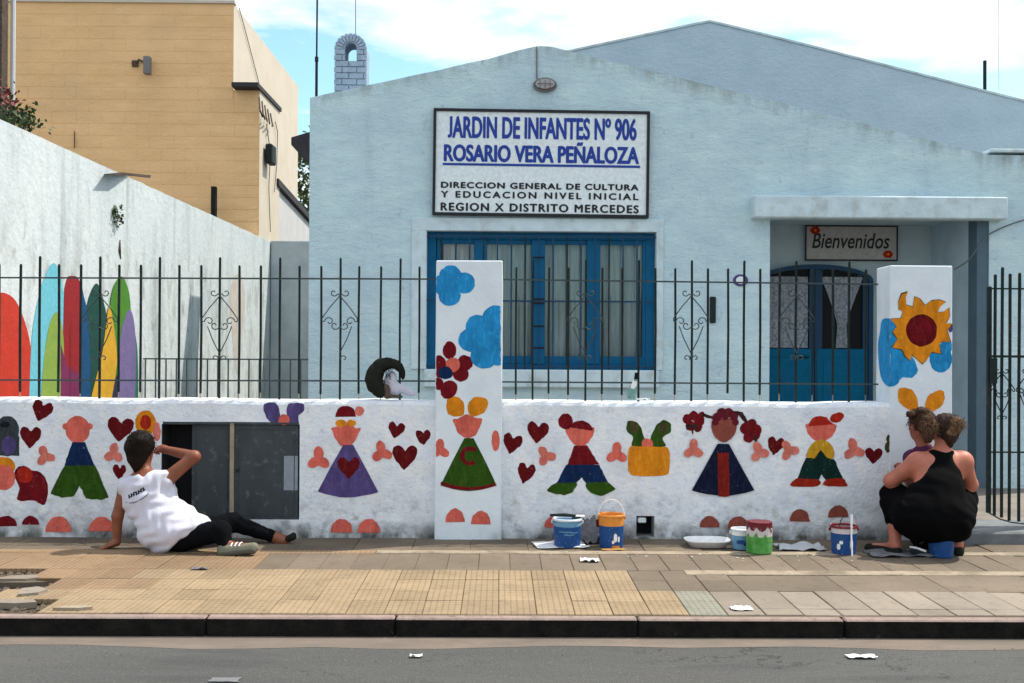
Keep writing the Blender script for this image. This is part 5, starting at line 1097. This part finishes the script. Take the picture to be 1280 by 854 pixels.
def head_prims(c, fwd, upv, s=1.0):
    c, f = Vector(c), Vector(fwd).normalized(); u = Vector(upv).normalized(); sd = f.cross(u).normalized(); u = sd.cross(f).normalized()
    R = np.array(Matrix((sd, f, u)).transposed()); o = []
    at = lambda x, y, z: c + sd * x * s + f * y * s + u * z * s
    o.append(el(at(0, -.012, .018), (.076 * s, .094 * s, .096 * s), .03, R)); o.append(el(at(0, .022, -.045), (.056 * s, .062 * s, .068 * s), .03, R)); o.append(el(at(0, .052, -.09), (.024 * s, .024 * s, .02 * s), .03, R))
    o.append(cap(at(0, .078, .0), at(0, .098, -.03), .009 * s, .014 * s, .014)); o.append(cap(at(-.03, .07, .018), at(.03, .07, .018), .012 * s, .012 * s, .02))
    o.append(cap(at(-.018, .076, -.062), at(.018, .076, -.062), .009 * s, .009 * s, .008))
    for q in (-1, 1):
        o.append(el(at(q * .076, -.006, -.006), (.011 * s, .02 * s, .03 * s), .008, R)); o.append(el(at(q * .028, .088, -.0), (.014 * s, .012 * s, .011 * s), .006, R, cut=True)); o.append(el(at(q * .028, .074, -.0), (.012 * s, .012 * s, .012 * s), .002, R))
    return o, at, R
def skinmat(n, rgb): M[n] = surf(n, SH(*rgb), tuple(v * .82 for v in SH(*rgb)[:3]) + (1,), 14, rough=.5, bump=.12, bscale=160, spec=.4); M[n].node_tree.nodes['Principled BSDF'].inputs['Subsurface Weight'].default_value = .08; return n
skinmat('skin_tan', (122, 70, 48)); skinmat('skin_fair', (168, 100, 80)); skinmat('skin_arm', (140, 84, 68))
def hairmat(n, a, b): M[n] = surf(n, a, b, 70, stretch=(1, 1, .25), rough=.6, bump=.8, bscale=140, bdist=.006, bstretch=(1, 1, .22), spec=.12); return n
hairmat('hair_black', (.006, .004, .0035, 1), (.014, .009, .007, 1)); hairmat('hair_brown', (.035, .018, .011, 1), (.075, .036, .02, 1)); hairmat('hair_blond', (.085, .045, .024, 1), (.22, .13, .07, 1)); hairmat('hair_dark', (.02, .012, .01, 1), (.05, .028, .02, 1))
def cloth(n, a, b=None, **k): M[n] = surf(n, a, b or tuple(v * .85 for v in a[:3]) + (1,), 6, rough=.95, bump=.35, bscale=45, bdist=.008, spec=.05, **k); return n
cloth('white_cotton', (.62, .61, .69, 1), (.58, .57, .66, 1)); cloth('black_cotton', (.0035, .0035, .004, 1)); cloth('black_legging', (.005, .0055, .007, 1)); cloth('purple_tee', (.10, .03, .08, 1)); cloth('canvas_grey', (.20, .19, .14, 1)); cloth('sole', (.10, .10, .08, 1)); cloth('flat_black', (.02, .022, .018, 1))
def folds(amp, sc, ph=0, dirx=(1, .3, .8)):
    def f(X, Y, Z):
        u = (X * dirx[0] + Y * dirx[1] + Z * dirx[2]) * sc + ph; v = (X * -dirx[2] + Y * .5 + Z * dirx[0]) * sc * .6
        return amp * (np.sin(u + 1.3 * np.sin(v)) * .6 + .4 * np.sin(u * 1.9 + 2.1 * np.sin(v * 1.3 + 1)))
    return f
def hairw(amp): return lambda X, Y, Z: amp * (np.sin(X * 210 + 3 * np.sin(Z * 23)) * .5 + .5 * np.sin(Y * 190 + Z * 60 + 2 * np.sin(X * 40)))
V3 = lambda *a: np.array(P(*a))
# ---------------------------------------------------------------- woman in the white shirt
A = {k: V3(*v) for k, v in dict(pel=(222, 664, 7.52), belly=(207, 652, 7.52), waist=(202, 640, 7.54), chest=(183, 616, 7.56), shl=(158, 607, 7.56), shr=(205, 602, 7.53), nb=(180, 600, 7.60), hd=(178, 561, 7.60),
    ell=(147, 645, 7.55), wrl=(146, 676, 7.56), elr=(243, 571, 7.56), wrr=(206, 562, 7.74), hipR=(236, 667, 7.58), hipL=(226, 672, 7.44), knR=(290, 653, 7.72), anR=(345, 672, 7.80), knL=(276, 664, 7.40), anL=(283, 683, 7.36)).items()}
w1 = thing('person', 'seated woman in white sleeveless shirt and black leggings painting above her head', 'person', (A['pel'][0], A['pel'][1], 0))
hd, at, R = head_prims(A['hd'], (.25, 1, .05), (0, -.05, 1), .98)
body = hd + [cap(A['nb'], A['hd'] + [0, 0, -.05], .052, .048, .03), el(A['chest'], (.15, .10, .16), .05), el(A['belly'], (.12, .09, .13), .05), el(A['pel'], (.16, .13, .12), .05),
    cap(A['chest'] + [-.02, 0, .05], A['shl'], .06, .052, .05), cap(A['chest'] + [.03, 0, .06], A['shr'], .06, .052, .05),
    cap(A['shl'], A['ell'], .050, .037, .03), cap(A['ell'], A['wrl'], .038, .026, .02), cap(A['shr'], A['elr'], .052, .039, .04), cap(A['elr'], A['wrr'], .041, .027, .02),
    cap(A['hipR'], A['knR'], .085, .058, .04), cap(A['knR'], A['anR'], .055, .034, .03), cap(A['hipL'], A['knL'], .088, .06, .04), cap(A['knL'], A['anL'], .056, .036, .03)]
body += hand_prims(A['wrl'] + [0, 0, -.012], (-.86, -.42, -.30), (-.25, -.1, .95), .95, .10, 1, .22)
fw_ = np.array(P(188, 553, 7.88)) - A['wrr']
body += hand_prims(A['wrr'], fw_, (.2, -.6, .7), .92, .7, -1)
foot_r = [cap(A['anR'], A['anR'] + [.05, -.01, -.02], .036, .036, .03), cap(A['anR'] + [.02, 0, -.03], A['anR'] + [.11, -.02, .0], .032, .022, .03)]
body += foot_r + [cap(A['anL'], A['anL'] + [.14, -.03, -.0], .034, .028, .03)]
blob_obj('body', body, 'skin_tan', w1, .0065)
sh = [el(A['chest'] + [.005, -.005, -.02], (.178, .122, .185), .07), el(A['belly'] + [-.01, -.01, .02], (.175, .135, .17), .09), el(A['pel'] + [-.045, -.02, -.01], (.20, .165, .15), .09), el(V3(228, 664, 7.47), (.15, .15, .12), .08),
    cap(A['chest'] + [-.02, 0, .03], A['shl'] + [.005, 0, .0], .075, .062, .05), cap(A['chest'] + [.03, 0, .04], A['shr'] + [.012, 0, .005], .08, .068, .05), cap(A['belly'] + [.05, 0, .01], V3(255, 653, 7.47), .11, .035, .07), cap(A['pel'], V3(250, 660, 7.42), .12, .04, .08), cap(A['pel'], V3(248, 654, 7.58), .10, .04, .08),
    el(A['nb'] + [-.005, -.03, .06], (.072, .09, .075), .015, cut=True), el(A['shl'] + [-.085, 0, .0], (.05, .12, .11), .01, cut=True), el(A['shr'] + [.115, .03, .03], (.06, .13, .10), .01, cut=True), half(V3(240, 668, 7.4), (.56, -.1, -.8), .01), half((0, 0, .012), (0, 0, -1))]
blob_obj('shirt', sh, 'white_cotton', w1, .0065, folds(.010, 30, .4, (1, .3, -.9)))
lg = [el(A['pel'] + [.02, 0, -.005], (.165, .14, .115), .05), cap(A['hipR'], A['knR'], .092, .066, .05), cap(A['knR'], A['anR'] + (A['knR'] - A['anR']) * .12, .063, .043, .03), cap(A['hipL'], A['knL'], .095, .068, .05), cap(A['knL'], A['anL'] + (A['knL'] - A['anL']) * .1, .063, .046, .03), half((0, 0, .008), (0, 0, -1))]
blob_obj('leggings', lg, 'black_legging', w1, .007, folds(.003, 60, 0, (1, .2, .2)))
hr = [el(at(0, -.026, .032), (.093, .104, .100), .02, R), el(at(0, -.07, -.03), (.076, .052, .09), .03, R), cap(at(0, -.08, -.07), at(-.005, -.075, -.14), .042, .018, .03), el(at(-.03, -.10, .02), (.045, .035, .05), .02, R), el(at(.04, -.09, .07), (.04, .04, .04), .02, R), el(at(0, .09, -.02), (.07, .075, .09), .02, R, cut=True)]
blob_obj('hair', hr, 'hair_black', w1, .006, hairw(.003), 0)
sn = [cap(A['anL'] + [-.01, -.0, -.012], A['anL'] + [.02, -.01, -.022], .042, .042, .03), cap(A['anL'] + [-.02, -.01, -.03], A['anL'] + [.19, -.04, .0], .037, .034, .03), half((0, 0, .006), (0, 0, -1))]
s1 = blob_obj('sneaker', sn, 'canvas_grey', w1, .005)
blob_obj('sole', [cap(A['anL'] + [-.03, -.045, -.040], A['anL'] + [.19, -.07, -.012], .020, .020, .01), cap(A['anL'] + [-.03, -.02, -.045], A['anL'] + [.19, -.05, -.022], .016, .016, .03), half((0, 0, .003), (0, 0, -1))], 'sole', s1, .005)
for i in range(3):
    p = A['anL'] + [.04 + i * .028, -.02 - .006 * i, .022 + i * .002]; MB().tube([p + [0, -.03, -.012], p + [.006, -.008, .004], p + [.01, .02, .002]], .005, 5).build('lace', 'white_paper', s1)
blob_obj('flat_shoe', [cap(A['anR'] + [.0, -.01, -.045], A['anR'] + [.125, -.03, .012], .026, .022, .03), cap(A['anR'] + [.125, -.03, .012], A['anR'] + [.13, -.03, .025], .022, .014, .02), half((0, 0, .002), (0, 0, -1))], 'flat_black', w1, .005)
# writing on the back of the shirt: a short dark stamp and a curved line
def on_surface(px, py, obj_list, eps=.003):
    d = ray(px, py).normalized(); o = Vector((0, 0, CAM_H)); dg = bpy.context.evaluated_depsgraph_get()
    best = None
    for ob in obj_list:
        im = ob.matrix_world.inverted(); h, loc, nrm, _ = ob.ray_cast(im @ o, (im.to_3x3() @ d).normalized())
        if h:
            wl_ = ob.matrix_world @ loc
            if best is None or (wl_ - o).length < (best - o).length: best = wl_
    return best - d * eps if best else None
bpy.context.view_layer.update()
shirt = [c for c in w1.children if c.name.startswith('shirt')][0]
def stroke(name, pts, w, mt, par, tgt):
    q = [on_surface(x, y, [tgt]) for x, y in pts]; q = [p for p in q if p]
    if len(q) > 1: return MB().tube(q, w, 4).build(name, mt, par)
for k, (x, y) in enumerate(((161, 621), (164, 619.5), (167, 618), (170, 617), (173, 615.5), (176, 613.5), (179, 612))):
    stroke('print_letter', [(x, y - 2.6), (x + .6, y + 2.0)], .0045, 'm_black', shirt, shirt); stroke('print_letter', [(x, y - (k % 3) * 1.5 + 1), (x + 2.4, y - (k % 3) * 1.4)], .003, 'm_black', shirt, shirt)
stroke('print_line', [(157, 628), (163, 629), (170, 627.5), (177, 624), (183, 619.5), (186, 616)], .0022, 'm_black', shirt, shirt)
bsh = tag(MB().tube([P(193, 553, 7.86), P(188, 546, 7.93), P(185, 541, 7.975)], [.005, .006, .004], 7).build('paint_brush', 'wood'), 'slim brush held to the wall by the seated woman', 'brush')
# ---------------------------------------------------------------- woman in black
Bp = {k: V3(*v) for k, v in dict(pel=(1166, 643, 7.36), waist=(1170, 615, 7.40), chest=(1173, 592, 7.50), nb=(1176, 566, 7.52), hd=(1180, 540, 7.58), shl=(1147, 579, 7.52), shr=(1203, 577, 7.50), ell=(1114, 601, 7.62), wrl=(1130, 592, 7.86), elr=(1213, 606, 7.60), wrr=(1192, 590, 7.86),
    hipL=(1146, 648, 7.40), hipR=(1188, 648, 7.38), knL=(1118, 622, 7.66), knR=(1203, 624, 7.64), anL=(1119, 680, 7.50), anR=(1196, 679, 7.44)).items()}
w2 = thing('person', 'woman in black tank top squatting with her back turned, hair in buns', 'person', (Bp['pel'][0], Bp['pel'][1], 0))
hd, at, R = head_prims(Bp['hd'], (-.15, 1, -.25), (0, .2, 1), .97)
body = hd + [cap(Bp['nb'], Bp['hd'] + [0, -.01, -.05], .058, .05, .03), el(Bp['chest'], (.17, .10, .16), .05), el(Bp['waist'], (.16, .12, .14), .06), el(Bp['pel'], (.24, .18, .16), .06),
    cap(Bp['chest'] + [-.05, 0, .05], Bp['shl'], .075, .066, .06), cap(Bp['chest'] + [.05, 0, .05], Bp['shr'], .075, .066, .06), cap(Bp['shl'], Bp['ell'], .068, .048, .04), cap(Bp['ell'], Bp['wrl'], .047, .030, .03), cap(Bp['shr'], Bp['elr'], .064, .048, .04), cap(Bp['elr'], Bp['wrr'], .046, .030, .03),
    cap(Bp['hipL'], Bp['knL'], .12, .075, .05), cap(Bp['knL'], Bp['anL'], .068, .038, .03), cap(Bp['hipR'], Bp['knR'], .12, .075, .05), cap(Bp['knR'], Bp['anR'], .068, .040, .03),
    cap(Bp['anL'] + [0, 0, -.025], Bp['anL'] + [-.10, .10, -.040], .036, .026, .03), cap(Bp['anL'] + [-.1, .1, -.04], Bp['anL'] + [-.13, .12, -.043], .026, .018, .02), cap(Bp['anR'] + [0, 0, -.025], Bp['anR'] + [.07, .14, -.040], .036, .024, .03), half((0, 0, .014), (0, 0, -1))]
body += hand_prims(Bp['wrl'], (.3, .8, .2), (-.2, -.3, .9), .92, .6, 1) + hand_prims(Bp['wrr'], (-.3, .8, .3), (.2, -.3, .9), .92, .6, -1)
blob_obj('body', body, 'skin_fair', w2, .0075)
tk = [el(Bp['chest'] + [0, -.02, -.04], (.165, .10, .165), .06), el(Bp['waist'] + [0, -.01, 0], (.182, .145, .165), .08), el(Bp['pel'] + [0, -.01, .02], (.24, .19, .15), .08), cap(Bp['chest'] + [0, -.06, .02], Bp['nb'] + [-.01, -.05, -.02], .07, .055, .05), cap(Bp['nb'] + [-.06, -.03, -.02], Bp['nb'] + [.05, -.03, -.02], .045, .045, .03),
    el(Bp['shl'] + [-.05, -.04, .0], (.09, .15, .145), .03, cut=True), el(Bp['shr'] + [.02, -.04, -.02], (.070, .15, .13), .015, cut=True), el(Bp['nb'] + [0, -.02, .06], (.06, .10, .06), .015, cut=True)]
blob_obj('tank_top', tk, 'black_cotton', w2, .0075, folds(.004, 30, 1, (.9, .2, .5)))
tr2 = [el(Bp['pel'] + [0, 0, -.01], (.262, .20, .165), .08), cap(Bp['hipL'], Bp['knL'], .145, .098, .07), cap(Bp['knL'], Bp['knL'] + (Bp['anL'] - Bp['knL']) * .45, .092, .07, .04), cap(Bp['hipR'], Bp['knR'], .15, .100, .07), cap(Bp['knR'], Bp['knR'] + (Bp['anR'] - Bp['knR']) * .72, .095, .085, .04), half(Bp['anL'] + [0, 0, .13], (0, 0, -1)) if False else cap(Bp['pel'], Bp['pel'] + [.10, .05, -.06], .14, .13, .06)]
blob_obj('trousers', tr2, 'black_cotton', w2, .008, folds(.009, 28, 2, (.8, .3, .7)))
hp2 = [el(at(0, -.02, .03), (.086, .102, .098), .02, R), el(at(0, -.085, -.02), (.055, .035, .06), .03, R), cap(at(0, -.07, -.06), at(.0, -.06, -.10), .04, .025, .03), el(at(0, .09, -.02), (.07, .075, .09), .02, R, cut=True)]
blob_obj('hair', hp2, 'hair_dark', w2, .0055, hairw(.003), 0)
blob_obj('hair_bun', [el(V3(1161, 534, 7.50), (.046, .045, .075), .02), el(V3(1160, 546, 7.49), (.036, .036, .045), .03)], 'hair_brown', w2, .0055, hairw(.004), 0)
blob_obj('hair_bun', [el(V3(1194, 531, 7.50), (.058, .05, .058), .02), el(V3(1188, 541, 7.49), (.045, .04, .045), .03)], 'hair_blond', w2, .0055, hairw(.004), 0)
for an, dx, dy in (('anL', -.07, .08), ('anR', .04, .09)):
    p = Bp[an]; blob_obj('sandal', [cap(p + [0, -.02, -.052], p + [dx * 1.9, dy * 1.6, -.056], .040, .036, .02), half((0, 0, .016), (0, 0, 1)), half((0, 0, .002), (0, 0, -1))], 'flat_black', w2, .006, smooth_it=0)
    q = p + np.array([dx * .9, dy * .9, -.03]); MB().tube([q + [-.04, -.01, -.03], q + [-.01, .0, .012], q + [.035, .01, -.03]], .007, 6).build('sandal_strap', 'flat_black', w2)
# ---------------------------------------------------------------- woman half hidden in front of her
Cp = {k: V3(*v) for k, v in dict(pel=(1160, 662, 7.78), chest=(1158, 590, 7.78), nb=(1155, 560, 7.76), hd=(1150, 531, 7.76), shl=(1141, 571, 7.76), shr=(1178, 572, 7.80), wrl=(1128, 585, 7.93), ell=(1140, 610, 7.72), elr=(1184, 606, 7.76), wrr=(1168, 580, 7.93), knL=(1150, 668, 7.90), knR=(1178, 668, 7.90), ftL=(1150, 684, 7.62), ftR=(1176, 684, 7.62)).items()}
w3 = thing('person', 'dark haired woman mostly hidden between the wall and the woman in black', 'person', (Cp['pel'][0], Cp['pel'][1], 0))
hd, at, R = head_prims(Cp['hd'], (-.45, .9, -.05), (0, 0, 1), .93)
body = hd + [cap(Cp['nb'], Cp['hd'] + [0, 0, -.05], .05, .046, .03), el(Cp['chest'], (.14, .085, .16), .05), cap(Cp['chest'], Cp['pel'], .10, .11, .05), el(Cp['pel'], (.15, .11, .10), .05), cap(Cp['chest'] + [0, 0, .08], Cp['shl'], .05, .048, .04), cap(Cp['chest'] + [0, 0, .08], Cp['shr'], .05, .048, .04),
    cap(Cp['shl'], Cp['ell'], .045, .036, .03), cap(Cp['ell'], Cp['wrl'], .035, .025, .02), cap(Cp['shr'], Cp['elr'], .045, .036, .03), cap(Cp['elr'], Cp['wrr'], .035, .025, .02), cap(Cp['pel'], Cp['knL'], .08, .06, .04), cap(Cp['pel'], Cp['knR'], .08, .06, .04), cap(Cp['knL'], Cp['ftL'], .05, .035, .03), cap(Cp['knR'], Cp['ftR'], .05, .035, .03)]
body += hand_prims(Cp['wrl'], (-.2, .6, .3), (-.2, -.3, .9), .7, .6, 1) + hand_prims(Cp['wrr'], (-.2, .6, .3), (.2, -.3, .9), .7, .6, -1)
blob_obj('body', body, 'skin_arm', w3, .008)
blob_obj('shirt', [el(Cp['chest'], (.155, .10, .17), .05), cap(Cp['chest'], Cp['pel'], .115, .125, .05), cap(Cp['chest'] + [0, 0, .08], Cp['shl'] + [-.01, 0, -.01], .062, .06, .04), cap(Cp['chest'] + [0, 0, .08], Cp['shr'] + [.01, 0, -.01], .062, .06, .04), cap(Cp['nb'] + [0, 0, -.04], Cp['nb'] + [0, 0, -.01], .07, .06, .03), half((0, 7.955, 0), (0, 1, 0))], 'purple_tee', w3, .008, folds(.004, 30))
blob_obj('trousers', [el(Cp['pel'], (.165, .125, .115), .05), cap(Cp['pel'], Cp['knL'], .09, .07, .04), cap(Cp['pel'], Cp['knR'], .09, .07, .04), cap(Cp['knL'], Cp['ftL'], .06, .045, .03), cap(Cp['knR'], Cp['ftR'], .06, .045, .03), half((0, 7.99, 0), (0, 1, 0)), half((0, 0, .004), (0, 0, -1))], 'black_legging', w3, .009)
blob_obj('hair', [el(at(0, -.02, .032), (.083, .098, .092), .02, R), el(at(0, -.07, -.02), (.06, .05, .07), .03, R), el(at(0, .09, -.025), (.07, .075, .09), .02, R, cut=True), el(V3(1139, 518, 7.70), (.035, .03, .028), .015), el(V3(1162, 519, 7.72), (.034, .03, .026), .015), el(V3(1151, 514, 7.70), (.035, .035, .032), .015)], 'hair_brown', w3, .0055, hairw(.004), 0)
MB().tube([tuple(at(.083 * math.cos(a), -.01 + .0 * a, .04 + .075 * math.sin(a))) for a in [math.pi * i / 16 for i in range(17)]], .012, 6).build('headband', 'flat_black', w3)
# ---------------------------------------------------------------- bag and bottle on the wall
zt = 1.0
c0 = P(488, 495, YW + .08)
strap = [tuple(P(x, y, YW + yy)) for x, y, yy in ((478, 493, .04), (470, 484, .05), (467, 472, .06), (472, 461, .07), (484, 454, .08), (496, 457, .08), (502, 465, .09), (503, 474, .1))]
sp = np.array(spline(strap, 5, False)); rad = np.interp(np.linspace(0, 1, len(sp)), [0, .15, .4, .7, 1], [.018, .050, .050, .024, .004])
blob_obj('body', [cap(sp[i], sp[i + 1], rad[i], rad[i + 1], .02) for i in range(len(sp) - 1)], 'flat_black', bd, .0055, lambda X, Y, Z: folds(.006, 31, 2)(X, Y, Z) + hairw(.002)(X, Y, Z), 0, label='black crescent shaped bag body')
cc = lambda x, y, d=.1: V3(x, y, YW + d)
blob_obj('white_cloth', [el(cc(489, 474), (.045, .04, .055), .02), cap(cc(486, 480), cc(492, 490), .035, .038, .03), cap(cc(496, 484), cc(515, 491), .033, .022, .03), cap(cc(510, 491), cc(521, 494), .016, .008, .02), half((0, 0, .998), (0, 0, -1))], 'white_cotton', bd, .005, folds(.004, 70, .3, (1, .2, .6)), 0)
blob_obj('tan_lining', [cap(cc(483, 484, .05), cc(484, 495, .05), .022, .022, .02), cap(cc(484, 495, .04), cc(502, 496, .04), .014, .010, .02), half((0, 0, .997), (0, 0, -1))], 'wood', bd, .005, None, 0)
bt = thing('glass_bottle', 'small glass bottle with a red and white label leaning behind the bars', 'bottle', P(790, 498, YW + .12))
M['bottle_glass'] = flat('bottle_green', SH(110, 150, 140, 1.1), .15, bump=0)
MB().tube([P(789, 498.5, YW + .1), P(790, 488, YW + .1), P(792, 483, YW + .1), P(794, 477, YW + .1), P(795, 471, YW + .1)], [.034, .033, .024, .012, .011], 14).build('bottle_body', 'bottle_glass', bt, smooth=True)
MB().tube([P(790.6, 486, YW + .09), P(794, 476.5, YW + .09)], [.02, .017], 12).build('label', 'white_paper', bt); MB().tube([P(794.8, 474, YW + .1), P(796, 466, YW + .1)], [.014, .014], 10).build('cap', 'm_black', bt)
sheet('white_scrap', 'bits of white paper on the wall top by the bottle', 'paper', 700, 690, .10, .05, 'white_paper', .02, 0, seed=41)
o = bpy.data.objects[-1] if False else [x for x in bpy.data.objects if x.get('label') == 'bits of white paper on the wall top by the bottle'][0]
tgt = P(803, 497, YW + .12); g0 = PG(700, 690); o.location = (tgt.x - g0.x, YW + .1 - g0.y, 1.0)

# ---------------------------------------------------------------- loose hair
def strands(par, c, r, n, L, mt, down=.6):
    q = MB(); c = np.array(c)
    for _ in range(n):
        d = Vector((random.gauss(0, 1), random.gauss(0, 1) - .5, random.gauss(0, .8) + .1)).normalized(); p = Vector(c + np.array(d) * np.array(r)); t = Vector((U(-1, 1), U(-1, 1), U(-1, 1))).cross(d).normalized(); pts = [p]
        for k in range(4):
            p = p + (t * .6 + d * .28 + Vector((0, 0, -down * k * .3))).normalized() * L * U(.6, 1.2) / 4; pts.append(p)
        q.tube(pts, [.0022, .002, .0017, .0012, .0006], 3, cap=False)
    q.build('loose_hair', mt, par)['kind'] = 'stuff'
strands(w1, A['hd'] + [0, -.03, .03], (.090, .10, .098), 180, .045, 'hair_black')
strands(w2, Bp['hd'] + [0, -.02, .03], (.085, .10, .095), 120, .05, 'hair_brown')
strands(w2, V3(1194, 531, 7.50), (.056, .05, .056), 130, .055, 'hair_blond')
strands(w2, V3(1161, 534, 7.50), (.046, .045, .072), 90, .055, 'hair_blond')
strands(w3, Cp['hd'] + [0, -.02, .03], (.085, .098, .093), 120, .05, 'hair_brown')
strands(bd, P(480, 468, YW + .07), (.05, .03, .07), 120, .05, 'hair_black')
# small drips and splashes of paint on the paving
sp_ = MB(); rs = [(700, 690), (760, 690), (790, 692), (940, 697), (980, 693), (1050, 698), (1100, 700), (860, 690), (1020, 692)]
for k in range(90):
    x, y = random.choice(rs); g0 = PG(x + random.gauss(0, 14), y + abs(random.gauss(0, 5))); r = U(.002, .009)
    sp_.add([(g0.x + r * U(.7, 1.2) * math.cos(t), g0.y + r * U(.7, 1.2) * math.sin(t), .0052) for t in [2 * math.pi * i / 8 for i in range(8)]], [tuple(range(8))], random.randint(0, 4))
o = sp_.build('paint_spatter', ['tray_white', 'paint_crimson', 'pail_blue', 'paint_orange', 'paint_green']); tag(o, 'drops of spilled paint on the paving around the buckets', 'paint'); o['kind'] = 'stuff'
